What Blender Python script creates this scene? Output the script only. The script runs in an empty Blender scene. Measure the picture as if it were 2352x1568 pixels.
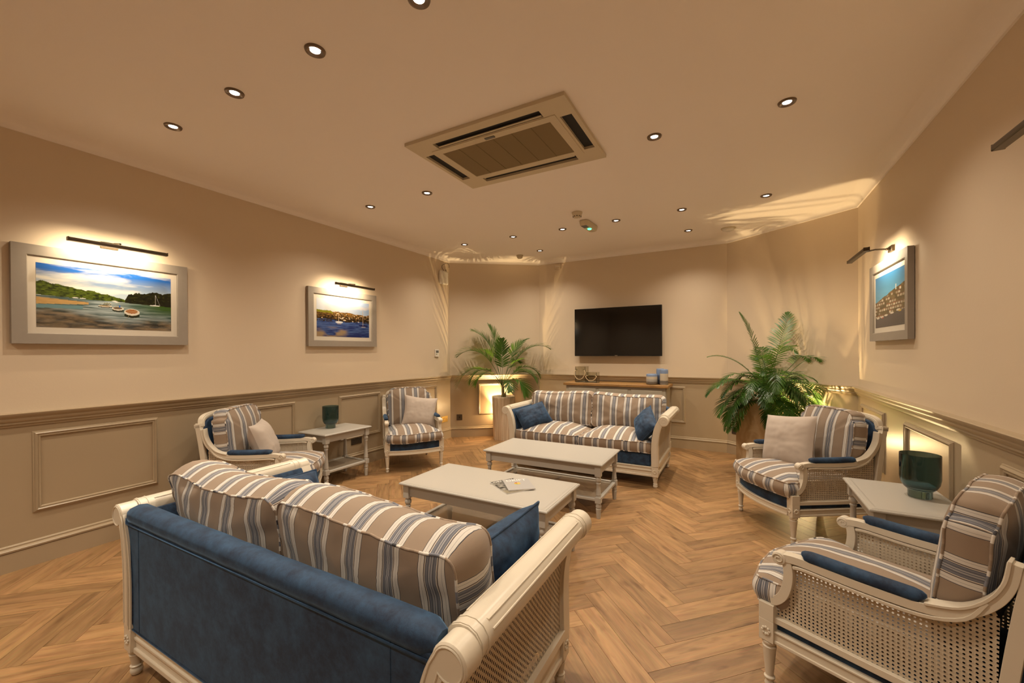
import bpy, bmesh, math, random
import numpy as np
from mathutils import Vector, Matrix
random.seed(7)
C = bpy.context.scene.collection
PI = math.pi

# ------------------------------------------------------------------ camera
sc = bpy.context.scene
sc.view_settings.view_transform = 'Standard'
sc.view_settings.look = 'None'
sc.view_settings.gamma = 1
sc.view_settings.use_curve_mapping = False
sc.view_settings.exposure = 0.12
FPX = 941.9
yaw, pit, rol = [math.radians(v) for v in (28.664, -.257, -.344)]
Rv = Vector((math.cos(yaw), math.sin(yaw), 0)); Fv = Vector((-math.sin(yaw), math.cos(yaw), 0)); Dv = Vector((0, 0, -1))
F2 = Fv*math.cos(pit) - Dv*math.sin(pit); D2 = Dv*math.cos(pit) + Fv*math.sin(pit)
Rr = Rv*math.cos(rol) - D2*math.sin(rol); Dr = Rv*math.sin(rol) + D2*math.cos(rol)
cam = bpy.data.cameras.new('camera'); co = bpy.data.objects.new('camera', cam); C.objects.link(co)
M = Matrix.Identity(4)
for i in range(3):
    M[i][0] = Rr[i]; M[i][1] = -Dr[i]; M[i][2] = -F2[i]
M[2][3] = 1.28
co.matrix_world = M
cam.sensor_width = 36; cam.lens = FPX*36/2352
cam.shift_y = 27.07/2352
cam.clip_start = .05
sc.camera = co

# ------------------------------------------------------------------ world and light levels
w = bpy.data.worlds.new('world'); sc.world = w; w.use_nodes = True
w.node_tree.nodes['Background'].inputs[0].default_value = (1, .75, .5, 1)
w.node_tree.nodes['Background'].inputs[1].default_value = 0.0
DOWN_W = 49.0; DOWN_COL = (1.0, .86, .67)
PIC_W = 3.3; PIC_COL = (1.0, .80, .52)
SPOT_UP_W = 46.0; UP_W = 9.0; UP_COL = (1.0, .70, .34)

# ------------------------------------------------------------------ materials
MATS = {}
def newmat(name):
    m = bpy.data.materials.new(name); m.use_nodes = True; MATS[name] = m
    nt = m.node_tree; return m, nt, nt.nodes['Principled BSDF']
def N(nt, t, **kw):
    n = nt.nodes.new(t)
    for k, v in kw.items():
        if k in n.inputs: n.inputs[k].default_value = v
        else: setattr(n, k, v)
    return n
def L(nt, a, b): nt.links.new(a, b)
def simple(name, col, rough=.5, metal=0, bump=0, bscale=200, var=0, vscale=3, **kw):
    m, nt, p = newmat(name)
    p.inputs['Base Color'].default_value = (*col, 1); p.inputs['Roughness'].default_value = rough; p.inputs['Metallic'].default_value = metal
    for k, v in kw.items(): p.inputs[k.replace('_', ' ')].default_value = v
    tc = N(nt, 'ShaderNodeTexCoord')
    if var:
        no = N(nt, 'ShaderNodeTexNoise'); no.inputs['Scale'].default_value = vscale; no.inputs['Detail'].default_value = 4
        L(nt, tc.outputs['Object'], no.inputs['Vector'])
        mx = N(nt, 'ShaderNodeMix', data_type='RGBA')
        mx.inputs[6].default_value = (*[c*(1-var) for c in col], 1); mx.inputs[7].default_value = (*[min(1, c*(1+var)) for c in col], 1)
        L(nt, no.outputs['Fac'], mx.inputs[0]); L(nt, mx.outputs[2], p.inputs['Base Color'])
    if bump:
        no = N(nt, 'ShaderNodeTexNoise'); no.inputs['Scale'].default_value = bscale; no.inputs['Detail'].default_value = 3
        L(nt, tc.outputs['Object'], no.inputs['Vector'])
        b = N(nt, 'ShaderNodeBump'); b.inputs['Strength'].default_value = bump; b.inputs['Distance'].default_value = .002
        L(nt, no.outputs['Fac'], b.inputs['Height']); L(nt, b.outputs['Normal'], p.inputs['Normal'])
    return m
simple('wall_paint', (.68, .56, .42), .62, bump=.15, bscale=90)
simple('panel_paint', (.40, .31, .205), .33, bump=.10, bscale=60)
simple('ceiling_paint', (.92, .85, .79), .7, bump=.1, bscale=60)
simple('cream_wood', (.70, .625, .51), .28, bump=.08, bscale=120, var=.03)
simple('table_white', (.465, .435, .390), .38, bump=.05, bscale=100, var=.02)
simple('sideboard_paint', (.42, .37, .29), .5)
simple('frame_taupe', (.30, .26, .22), .5, var=.05, vscale=30)
simple('mount_card', (.60, .54, .46), .7)
simple('bronze', (.10, .075, .05), .38, .85)
simple('bezel', (.20, .15, .11), .3, .9)
simple('black_slot', (.01, .009, .008), .7)
simple('tv_plastic', (.012, .012, .012), .25)
simple('tv_glass', (.004, .004, .004), .08, Specular_IOR_Level=.6)
simple('chrome', (.8, .78, .74), .15, 1)
simple('brass', (.80, .55, .18), .28, .9)
simple('dark_nickel', (.12, .10, .08), .35, .8)
simple('white_plastic', (.75, .70, .62), .4)
simple('ac_plastic', (.62, .53, .38), .5)
simple('ac_grille', (.22, .155, .07), .7, bump=.3, bscale=800)
simple('grey_plastic', (.12, .12, .12), .4)
simple('cable', (.03, .025, .02), .5)
simple('soil', (.06, .035, .02), .95, bump=.8, bscale=60)
simple('stem', (.16, .13, .05), .6, var=.3, vscale=40)
simple('rope', (.52, .38, .22), .8, bump=.8, bscale=400)
simple('beige_linen', (.50, .42, .36), .85, bump=.5, bscale=900, var=.05, vscale=300, Sheen_Weight=.2)
simple('paper', (.75, .72, .68), .6)
simple('magazine_grey', (.42, .405, .40), .35)
simple('magazine_white', (.85, .83, .80), .35)
simple('magazine_ink', (.04, .04, .045), .4)
simple('magazine_yellow', (.85, .50, .03), .4)
simple('magazine_red', (.6, .12, .02), .4)
simple('magazine_green', (.45, .45, .05), .4)
simple('fabric_piping', (.12, .10, .085), .8)
simple('driftwood', (.50, .42, .30), .8, bump=.5, bscale=80, var=.15, vscale=25)

def emis(name, col, s):
    m, nt, p = newmat(name)
    p.inputs['Base Color'].default_value = (0, 0, 0, 1)
    p.inputs['Emission Color'].default_value = (*col, 1); p.inputs['Emission Strength'].default_value = s
emis('lamp_glow', (1, .93, .82), 14.0)
emis('strip_glow', (1, .85, .6), 3.0)
emis('uplight_glow', (1, .82, .5), 3.0)
emis('green_glow', (.08, 1, .35), 4.0)

def velvet():
    m, nt, p = newmat('blue_velvet')
    tc = N(nt, 'ShaderNodeTexCoord')
    n1 = N(nt, 'ShaderNodeTexNoise', Scale=16.0, Detail=8.0, Roughness=.72); L(nt, tc.outputs['Object'], n1.inputs['Vector'])
    cr = N(nt, 'ShaderNodeValToRGB'); cr.color_ramp.elements[0].position = .38; cr.color_ramp.elements[1].position = .68
    cr.color_ramp.elements[0].color = (.006, .018, .048, 1); cr.color_ramp.elements[1].color = (.024, .068, .145, 1)
    L(nt, n1.outputs['Fac'], cr.inputs[0]); L(nt, cr.outputs[0], p.inputs['Base Color'])
    p.inputs['Roughness'].default_value = .75
    p.inputs['Sheen Weight'].default_value = .34; p.inputs['Sheen Roughness'].default_value = .35
    p.inputs['Sheen Tint'].default_value = (.30, .60, 1, 1)
    n2 = N(nt, 'ShaderNodeTexNoise', Scale=400.0); L(nt, tc.outputs['Object'], n2.inputs['Vector'])
    b = N(nt, 'ShaderNodeBump', Strength=.25, Distance=.001); L(nt, n2.outputs['Fac'], b.inputs['Height']); L(nt, b.outputs[0], p.inputs['Normal'])
velvet()

def stripes():
    m, nt, p = newmat('stripe_fabric')
    uv = N(nt, 'ShaderNodeUVMap'); sx = N(nt, 'ShaderNodeSeparateXYZ'); L(nt, uv.outputs[0], sx.inputs[0])
    mu = N(nt, 'ShaderNodeMath', operation='MULTIPLY'); mu.inputs[1].default_value = 1/.149; L(nt, sx.outputs[0], mu.inputs[0])
    fr = N(nt, 'ShaderNodeMath', operation='FRACT'); L(nt, mu.outputs[0], fr.inputs[0])
    cr = N(nt, 'ShaderNodeValToRGB'); cr.color_ramp.interpolation = 'CONSTANT'
    tan = (.335, .245, .175, 1); wh = (.74, .69, .63, 1); bl = (.195, .20, .235, 1); dk = (.045, .045, .055, 1); lb = (.40, .37, .36, 1)
    stops = [(0, tan), (.42, dk), (.432, wh), (.475, lb), (.483, wh), (.545, dk), (.555, tan), (.567, wh), (.582, dk), (.592, bl),
             (.632, dk), (.640, bl), (.662, wh), (.670, bl), (.704, wh), (.712, bl), (.738, dk), (.746, bl), (.786, dk), (.796, wh), (.811, tan), (.823, dk),
             (.833, wh), (.895, lb), (.903, wh), (.955, dk), (.967, tan)]
    e = cr.color_ramp.elements
    e[0].position = 0; e[0].color = tan; e[1].position = stops[1][0]; e[1].color = stops[1][1]
    for pos, c in stops[2:]:
        x = e.new(pos); x.color = c
    L(nt, fr.outputs[0], cr.inputs[0])
    # woven diagonal thread texture
    wv = N(nt, 'ShaderNodeTexWave', Scale=260.0, Distortion=0.0); wv.wave_type = 'BANDS'; wv.bands_direction = 'DIAGONAL'; L(nt, uv.outputs[0], wv.inputs['Vector'])
    mx = N(nt, 'ShaderNodeMix', data_type='RGBA', blend_type='MULTIPLY'); mx.inputs[0].default_value = .22
    L(nt, cr.outputs[0], mx.inputs[6]); L(nt, wv.outputs['Color'], mx.inputs[7]); L(nt, mx.outputs[2], p.inputs['Base Color'])
    p.inputs['Roughness'].default_value = .85; p.inputs['Sheen Weight'].default_value = .15
    b = N(nt, 'ShaderNodeBump', Strength=.3, Distance=.001); L(nt, wv.outputs['Fac'], b.inputs['Height']); L(nt, b.outputs[0], p.inputs['Normal'])
stripes()

def cane(name, pitch, stag, rad, rx=1.0, col=(.57, .485, .37)):
    m, nt, p = newmat(name)
    p.inputs['Base Color'].default_value = (*col, 1); p.inputs['Roughness'].default_value = .45
    uv = N(nt, 'ShaderNodeUVMap'); sx = N(nt, 'ShaderNodeSeparateXYZ'); L(nt, uv.outputs[0], sx.inputs[0])
    def cell(off):
        outs = []
        for k in (0, 1):
            a = N(nt, 'ShaderNodeMath', operation='MULTIPLY_ADD'); a.inputs[1].default_value = 1/pitch; a.inputs[2].default_value = off
            L(nt, sx.outputs[k], a.inputs[0])
            f = N(nt, 'ShaderNodeMath', operation='FRACT'); L(nt, a.outputs[0], f.inputs[0])
            s = N(nt, 'ShaderNodeMath', operation='SUBTRACT'); s.inputs[1].default_value = .5; L(nt, f.outputs[0], s.inputs[0])
            q = N(nt, 'ShaderNodeMath', operation='MULTIPLY'); q.inputs[1].default_value = rx if k == 0 else 1.0; L(nt, s.outputs[0], q.inputs[0])
            outs.append(q)
        c = N(nt, 'ShaderNodeCombineXYZ'); L(nt, outs[0].outputs[0], c.inputs[0]); L(nt, outs[1].outputs[0], c.inputs[1])
        ln = N(nt, 'ShaderNodeVectorMath', operation='LENGTH'); L(nt, c.outputs[0], ln.inputs[0])
        return ln.outputs['Value']
    d = cell(0.0)
    if stag:
        d2 = cell(.5); mn = N(nt, 'ShaderNodeMath', operation='MINIMUM'); L(nt, d, mn.inputs[0]); L(nt, d2, mn.inputs[1]); d = mn.outputs[0]
    gt = N(nt, 'ShaderNodeMath', operation='GREATER_THAN'); gt.inputs[1].default_value = rad; L(nt, d, gt.inputs[0])
    L(nt, gt.outputs[0], p.inputs['Alpha'])
    b = N(nt, 'ShaderNodeBump', Strength=.6, Distance=.003); L(nt, d, b.inputs['Height']); L(nt, b.outputs[0], p.inputs['Normal'])
cane('cane', .0124, False, .235)
cane('cane_fine', .0205, True, .27, 2.0)
cane('cane_shelf', .0110, True, .17, 1.0, (.34, .28, .21))

def wood(name, base, dark, scale=1.0, rnd=True, rough=.42):
    m, nt, p = newmat(name)
    uv = N(nt, 'ShaderNodeUVMap')
    at = N(nt, 'ShaderNodeAttribute', attribute_name='rnd')
    add = N(nt, 'ShaderNodeVectorMath', operation='ADD')
    sc1 = N(nt, 'ShaderNodeVectorMath', operation='SCALE'); sc1.inputs['Scale'].default_value = 37.0
    L(nt, at.outputs['Color'], sc1.inputs[0]); L(nt, uv.outputs[0], add.inputs[0]); L(nt, sc1.outputs[0], add.inputs[1])
    mp = N(nt, 'ShaderNodeMapping'); mp.inputs['Scale'].default_value = (3.2*scale, 26*scale, 1); L(nt, add.outputs[0], mp.inputs[0])
    n1 = N(nt, 'ShaderNodeTexNoise', Scale=1.0, Detail=6.0, Roughness=.6, Distortion=.6); L(nt, mp.outputs[0], n1.inputs['Vector'])
    mp2 = N(nt, 'ShaderNodeMapping'); mp2.inputs['Scale'].default_value = (6*scale, 240*scale, 1); L(nt, add.outputs[0], mp2.inputs[0])
    n2 = N(nt, 'ShaderNodeTexNoise', Scale=1.0, Detail=3.0); L(nt, mp2.outputs[0], n2.inputs['Vector'])
    mp3 = N(nt, 'ShaderNodeMapping'); mp3.inputs['Scale'].default_value = (7*scale, 22*scale, 1); L(nt, add.outputs[0], mp3.inputs[0])
    n3 = N(nt, 'ShaderNodeTexNoise', Scale=1.0, Detail=2.0); L(nt, mp3.outputs[0], n3.inputs['Vector'])
    cr = N(nt, 'ShaderNodeValToRGB'); e = cr.color_ramp.elements
    e[0].position = .30; e[0].color = (*dark, 1); e[1].position = .56; e[1].color = (*base, 1)
    x = e.new(.75); x.color = (*[min(1, c*1.22) for c in base], 1)
    L(nt, n1.outputs['Fac'], cr.inputs[0])
    # knots and dark streaks
    cr3 = N(nt, 'ShaderNodeValToRGB'); cr3.color_ramp.elements[0].position = .24; cr3.color_ramp.elements[0].color = (.60, .53, .47, 1)
    cr3.color_ramp.elements[1].position = .42; cr3.color_ramp.elements[1].color = (1, 1, 1, 1); L(nt, n3.outputs['Fac'], cr3.inputs[0])
    m1 = N(nt, 'ShaderNodeMix', data_type='RGBA', blend_type='MULTIPLY'); m1.inputs[0].default_value = 1
    L(nt, cr.outputs[0], m1.inputs[6]); L(nt, cr3.outputs[0], m1.inputs[7])
    m2 = N(nt, 'ShaderNodeMix', data_type='RGBA', blend_type='MULTIPLY'); m2.inputs[0].default_value = .35
    L(nt, m1.outputs[2], m2.inputs[6]); L(nt, n2.outputs['Color'], m2.inputs[7])
    out = m2.outputs[2]
    if rnd:
        sp = N(nt, 'ShaderNodeSeparateColor'); L(nt, at.outputs['Color'], sp.inputs[0])
        mr = N(nt, 'ShaderNodeMapRange'); mr.inputs[3].default_value = .74; mr.inputs[4].default_value = 1.16; L(nt, sp.outputs[0], mr.inputs[0])
        m3 = N(nt, 'ShaderNodeVectorMath', operation='SCALE'); L(nt, out, m3.inputs[0]); L(nt, mr.outputs[0], m3.inputs['Scale']); out = m3.outputs[0]
    L(nt, out, p.inputs['Base Color']); p.inputs['Roughness'].default_value = rough
    b = N(nt, 'ShaderNodeBump', Strength=.12, Distance=.002); L(nt, n2.outputs['Fac'], b.inputs['Height']); L(nt, b.outputs[0], p.inputs['Normal'])
wood('oak_floor', (.43, .245, .108), (.27, .145, .06))
wood('oak_top', (.46, .25, .085), (.30, .15, .05), rnd=False)
simple('floor_joint', (.05, .03, .018), .8)

def leaf():
    m, nt, p = newmat('palm_leaf')
    at = N(nt, 'ShaderNodeTexCoord'); no = N(nt, 'ShaderNodeTexNoise', Scale=6.0); L(nt, at.outputs['Object'], no.inputs['Vector'])
    cr = N(nt, 'ShaderNodeValToRGB'); e = cr.color_ramp.elements
    e[0].position = .3; e[0].color = (.012, .048, .009, 1); e[1].position = .7; e[1].color = (.060, .155, .020, 1)
    L(nt, no.outputs['Fac'], cr.inputs[0]); L(nt, cr.outputs[0], p.inputs['Base Color']); p.inputs['Roughness'].default_value = .35
    tr = N(nt, 'ShaderNodeBsdfTranslucent'); tr.inputs[0].default_value = (.16, .30, .03, 1)
    mx = N(nt, 'ShaderNodeMixShader'); mx.inputs[0].default_value = .28
    L(nt, p.outputs[0], mx.inputs[1]); L(nt, tr.outputs[0], mx.inputs[2]); L(nt, mx.outputs[0], nt.nodes['Material Output'].inputs[0])
leaf()

def glass():
    m, nt, p = newmat('teal_glass')
    p.inputs['Base Color'].default_value = (.20, .34, .37, 1); p.inputs['Roughness'].default_value = .06
    p.inputs['Transmission Weight'].default_value = 1.0; p.inputs['IOR'].default_value = 1.45
    m, nt, p = newmat('smoked_glass')
    p.inputs['Base Color'].default_value = (.78, .76, .68, 1); p.inputs['Roughness'].default_value = .05
    p.inputs['Transmission Weight'].default_value = 1.0; p.inputs['IOR'].default_value = 1.3
glass()

def planter_mat(name, a, b, sx, sy, sz, rough=.5):
    m, nt, p = newmat(name); p.inputs['Roughness'].default_value = rough
    tc = N(nt, 'ShaderNodeTexCoord'); mp = N(nt, 'ShaderNodeMapping'); mp.inputs['Scale'].default_value = (sx, sy, sz); L(nt, tc.outputs['Object'], mp.inputs[0])
    no = N(nt, 'ShaderNodeTexNoise', Scale=1.0, Detail=6.0, Distortion=1.0); L(nt, mp.outputs[0], no.inputs['Vector'])
    cr = N(nt, 'ShaderNodeValToRGB'); cr.color_ramp.elements[0].position = .38; cr.color_ramp.elements[0].color = (*a, 1)
    cr.color_ramp.elements[1].position = .66; cr.color_ramp.elements[1].color = (*b, 1)
    L(nt, no.outputs['Fac'], cr.inputs[0]); L(nt, cr.outputs[0], p.inputs['Base Color'])
planter_mat('planter_stripe', (.58, .44, .30), (.78, .65, .50), 30, 30, 1.0)
planter_mat('planter_stone', (.40, .27, .14), (.60, .45, .28), 9, 9, 5, .4)

def banded(name, bands, rough=.3):
    m, nt, p = newmat(name); p.inputs['Roughness'].default_value = rough
    uv = N(nt, 'ShaderNodeUVMap'); sx = N(nt, 'ShaderNodeSeparateXYZ'); L(nt, uv.outputs[0], sx.inputs[0])
    no = N(nt, 'ShaderNodeTexNoise', Scale=30.0); L(nt, uv.outputs[0], no.inputs['Vector'])
    ma = N(nt, 'ShaderNodeMath', operation='MULTIPLY_ADD'); ma.inputs[1].default_value = .04; L(nt, no.outputs['Fac'], ma.inputs[0]); L(nt, sx.outputs[1], ma.inputs[2])
    cr = N(nt, 'ShaderNodeValToRGB'); cr.color_ramp.interpolation = 'CONSTANT'; e = cr.color_ramp.elements
    e[0].color = (*bands[0][1], 1); e[1].position = bands[1][0]; e[1].color = (*bands[1][1], 1)
    for q, c in bands[2:]:
        x = e.new(q); x.color = (*c, 1)
    L(nt, ma.outputs[0], cr.inputs[0]); L(nt, cr.outputs[0], p.inputs['Base Color'])
BL = (.20, .27, .42); GR = (.16, .14, .12); CR = (.55, .47, .36); LG = (.38, .36, .33)
banded('jar_short', [(0, GR), (.30, LG), (.52, CR), (.78, BL)])
banded('jar_tall', [(0, LG), (.10, GR), (.30, CR), (.75, BL)])
banded('jar_blue', [(0, (.05, .06, .09)), (.3, (.10, .13, .22)), (.6, BL)])

def colattr(name, rough=.25):
    m, nt, p = newmat(name)
    a = N(nt, 'ShaderNodeAttribute', attribute_name='ink'); L(nt, a.outputs['Color'], p.inputs['Base Color']); p.inputs['Roughness'].default_value = rough
colattr('print_ink')
colattr('magazine_cover', .35)

# ------------------------------------------------------------------ mesh helpers
class MB:
    def __init__(s): s.v = []; s.f = []; s.uv = []
    def add(s, vs, fs, uvs=None):
        o = len(s.v); s.v += [tuple(v) for v in vs]
        for i, f in enumerate(fs):
            s.f.append(tuple(o+k for k in f)); s.uv.append(uvs[i] if uvs else [(0, 0)]*len(f))
        return s
    def box(s, x0, x1, y0, y1, z0, z1):
        vs = [(x, y, z) for z in (z0, z1) for y in (y0, y1) for x in (x0, x1)]
        return s.add(vs, [(0, 2, 3, 1), (4, 5, 7, 6), (0, 1, 5, 4), (2, 6, 7, 3), (0, 4, 6, 2), (1, 3, 7, 5)])
    def boxm(s, mat, hx, hy, hz):
        vs = [mat @ Vector((x, y, z)) for z in (-hz, hz) for y in (-hy, hy) for x in (-hx, hx)]
        return s.add(vs, [(0, 2, 3, 1), (4, 5, 7, 6), (0, 1, 5, 4), (2, 6, 7, 3), (0, 4, 6, 2), (1, 3, 7, 5)])
    def lathe(s, prof, c=(0, 0, 0), n=20, axis='z', flute=0, nf=0, uvs=False, ph=0):
        vs = []; fs = []; uu = []
        H = max(p[1] for p in prof) - min(p[1] for p in prof) or 1; z0 = min(p[1] for p in prof)
        for r, z in prof:
            for k in range(n):
                a = 2*PI*k/n + ph
                rr = r*(1+flute*math.cos(nf*a)) if nf else r
                p = (rr*math.cos(a), rr*math.sin(a), z)
                if axis == 'x': p = (p[2], p[0], p[1])
                if axis == 'y': p = (p[0], p[2], p[1])
                vs.append((p[0]+c[0], p[1]+c[1], p[2]+c[2]))
        m = len(prof)
        for i in range(m-1):
            for k in range(n):
                k2 = (k+1) % n
                fs.append((i*n+k, i*n+k2, (i+1)*n+k2, (i+1)*n+k))
                uu.append([(k/n, (prof[i][1]-z0)/H), ((k+1)/n, (prof[i][1]-z0)/H), ((k+1)/n, (prof[i+1][1]-z0)/H), (k/n, (prof[i+1][1]-z0)/H)])
        fs.append(tuple(reversed(range(n)))); uu.append([(0, 0)]*n)
        fs.append(tuple(range((m-1)*n, m*n))); uu.append([(0, 1)]*n)
        if axis == 'y': fs = [tuple(reversed(f)) for f in fs]; uu = [u[::-1] for u in uu]
        return s.add(vs, fs, uu)
    def tube(s, pts, r, n=8, closed=False):
        pts = [Vector(p) for p in pts]; m = len(pts); vs = []; up = None
        rs = r if isinstance(r, (list, tuple)) else [r]*m
        for i, p in enumerate(pts):
            if closed: d = (pts[(i+1) % m]-pts[i-1])
            else: d = pts[min(i+1, m-1)]-pts[max(i-1, 0)]
            d = d.normalized() if d.length > 1e-9 else Vector((0, 0, 1))
            if up is None:
                up = Vector((0, 0, 1)) if abs(d.z) < .9 else Vector((1, 0, 0))
            a = d.cross(up)
            if a.length < 1e-6: a = d.orthogonal()
            a.normalize(); b = a.cross(d).normalized(); up = b
            for k in range(n):
                t = 2*PI*k/n; vs.append(p+(a*math.cos(t)+b*math.sin(t))*rs[i])
        fs = []
        for i in range(m if closed else m-1):
            j = (i+1) % m
            for k in range(n):
                k2 = (k+1) % n; fs.append((i*n+k, j*n+k, j*n+k2, i*n+k2))
        if not closed:
            fs.append(tuple(range(n))); fs.append(tuple(reversed(range((m-1)*n, m*n))))
        return s.add(vs, fs)
    def sweep(s, path, prof, closed=False, up=(0, 0, 1), ends=None):
        """mitred moulding: path in 3D (planar, normal = up), prof [(out, along up)]; out = up x direction (left of travel)"""
        up = Vector(up); P = [Vector(p) for p in path]; m = len(P); vs = []
        for i in range(m):
            if closed: d1 = (P[i]-P[i-1]).normalized(); d2 = (P[(i+1) % m]-P[i]).normalized()
            else:
                d1 = (P[i]-P[i-1]).normalized() if i > 0 else None; d2 = (P[i+1]-P[i]).normalized() if i < m-1 else None
                if ends and i == 0: d1 = Vector(ends[0]).normalized()
                if ends and i == m-1: d2 = Vector(ends[1]).normalized()
                d1 = d1 or d2; d2 = d2 or d1
            n1 = up.cross(d1); n2 = up.cross(d2); n = (n1+n2).normalized(); k = 1/max(.3, n.dot(n1))
            for o, z in prof: vs.append(P[i]+n*o*k+up*z)
        q = len(prof); fs = []
        for i in range(m if closed else m-1):
            j = (i+1) % m
            for k in range(q):
                k2 = (k+1) % q; fs.append((i*q+k, i*q+k2, j*q+k2, j*q+k))
        if not closed: fs.append(tuple(reversed(range(q)))); fs.append(tuple(range((m-1)*q, m*q)))
        return s.add(vs, fs)
    def ribbon(s, path, w0, w1, mapf, t, widths=None):
        """2D path in a plane; strip w0 to one side and w1 to the other, thickness +-t; mapf(a,b,c)->xyz"""
        m = len(path); A = []; B = []
        for i in range(m):
            p0 = path[max(i-1, 0)]; p1 = path[min(i+1, m-1)]
            dx, dy = p1[0]-p0[0], p1[1]-p0[1]; l = math.hypot(dx, dy) or 1; nx, ny = -dy/l, dx/l
            k = widths[i] if widths else 1
            A.append((path[i][0]+nx*w0*k, path[i][1]+ny*w0*k)); B.append((path[i][0]-nx*w1*k, path[i][1]-ny*w1*k))
        vs = []
        for i in range(m):
            for (a, b), c in ((A[i], -t), (B[i], -t), (B[i], t), (A[i], t)): vs.append(mapf(a, b, c))
        fs = []
        for i in range(m-1):
            for k in range(4):
                k2 = (k+1) % 4; fs.append((i*4+k, i*4+k2, (i+1)*4+k2, (i+1)*4+k))
        fs += [(3, 2, 1, 0), tuple(range((m-1)*4, m*4))]
        return s.add(vs, fs)
    def prism(s, poly, mapf, t0, t1, uvk=1.0):
        n = len(poly); vs = [mapf(a, b, t0) for a, b in poly]+[mapf(a, b, t1) for a, b in poly]
        fs = [tuple(reversed(range(n))), tuple(range(n, 2*n))]; uu = [[(poly[i][0]*uvk, poly[i][1]*uvk) for i in reversed(range(n))], [(p[0]*uvk, p[1]*uvk) for p in poly]]
        for i in range(n):
            j = (i+1) % n; fs.append((i, j, n+j, n+i)); uu.append([(0, 0)]*4)
        return s.add(vs, fs, uu)
    def build(s, name, mat, parent=None, bevel=0, smooth=35, recalc=True, segs=2, subsurf=0):
        me = bpy.data.meshes.new(name); me.from_pydata(s.v, [], s.f)
        ul = me.uv_layers.new(name='UVMap'); k = 0
        flat = [c for u in s.uv for p in u for c in p]
        ul.data.foreach_set('uv', flat)
        if recalc:
            bm = bmesh.new(); bm.from_mesh(me); bmesh.ops.recalc_face_normals(bm, faces=bm.faces[:]); bm.to_mesh(me); bm.free()
        me.polygons.foreach_set('use_smooth', [True]*len(me.polygons))
        if smooth < 180: me.set_sharp_from_angle(angle=math.radians(smooth))
        me.materials.append(MATS[mat]); me.update()
        o = bpy.data.objects.new(name, me); C.objects.link(o)
        if bevel:
            b = o.modifiers.new('bevel', 'BEVEL'); b.width = bevel; b.segments = segs; b.limit_method = 'ANGLE'; b.angle_limit = math.radians(40)
            b.harden_normals = False
        if subsurf:
            b = o.modifiers.new('sub', 'SUBSURF'); b.levels = subsurf; b.render_levels = subsurf
        if parent: o.parent = parent
        return o
def thing(name, label, cat, loc=(0, 0, 0), rz=0, group=None):
    o = bpy.data.objects.new(name, None); C.objects.link(o); o.location = loc; o.rotation_euler = (0, 0, rz); o.empty_display_size = .1
    o['label'] = label; o['category'] = cat
    if group: o['group'] = group
    return o
def tag(o, label, cat, group=None):
    o['label'] = label; o['category'] = cat
    if group: o['group'] = group
    return o
def struct(o): o['kind'] = 'structure'; return o
def dup(root, loc, rz, label, group=None):
    r = root.copy(); C.objects.link(r); r.location = loc; r.rotation_euler = (0, 0, rz); r['label'] = label
    if group: r['group'] = group
    for ch in list(root.children):
        c = ch.copy(); C.objects.link(c); c.parent = r
        for g in list(ch.children):
            d = g.copy(); C.objects.link(d); d.parent = c
    return r
ident = lambda a, b, c: (a, b, c)
def smoothpath(pts, n=6, closed=False):
    """Catmull-Rom"""
    P = [tuple(p) for p in pts]; m = len(P); out = []
    for i in range(m if closed else m-1):
        g = lambda k: P[k % m] if closed else P[max(0, min(m-1, k))]
        p0, p1, p2, p3 = g(i-1), g(i), g(i+1), g(i+2)
        for k in range(n):
            t = k/n
            out.append(tuple(.5*(2*b+(c-a)*t+(2*a-5*b+4*c-d)*t*t+(-a+3*b-3*c+d)*t**3) for a, b, c, d in zip(p0, p1, p2, p3)))
    if not closed: out.append(P[-1])
    return out
def resample(poly, step, closed=True):
    out = []; m = len(poly)
    for i in range(m if closed else m-1):
        a = poly[i]; b = poly[(i+1) % m]; l = math.dist(a, b); k = max(1, round(l/step))
        for j in range(k): out.append(tuple(x+(y-x)*j/k for x, y in zip(a, b)))
    return out
def roundpoly(poly, r, n=4):
    out = []; m = len(poly)
    for i in range(m):
        p0, p, p1 = [Vector(poly[k % m]) for k in (i-1, i, i+1)]
        a = (p0-p); b = (p1-p); ra = min(r, a.length*.45, b.length*.45)
        A = p+a.normalized()*ra; B = p+b.normalized()*ra
        for k in range(n+1):
            t = k/n; q = A*(1-t)**2+p*2*t*(1-t)+B*t*t; out.append((q.x, q.y))
    return out
def hsh(x, y, z=0):
    v = math.sin(x*12.9898+y*78.233+z*37.719)*43758.5453; return v-math.floor(v)
from mathutils import noise as mn
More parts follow.
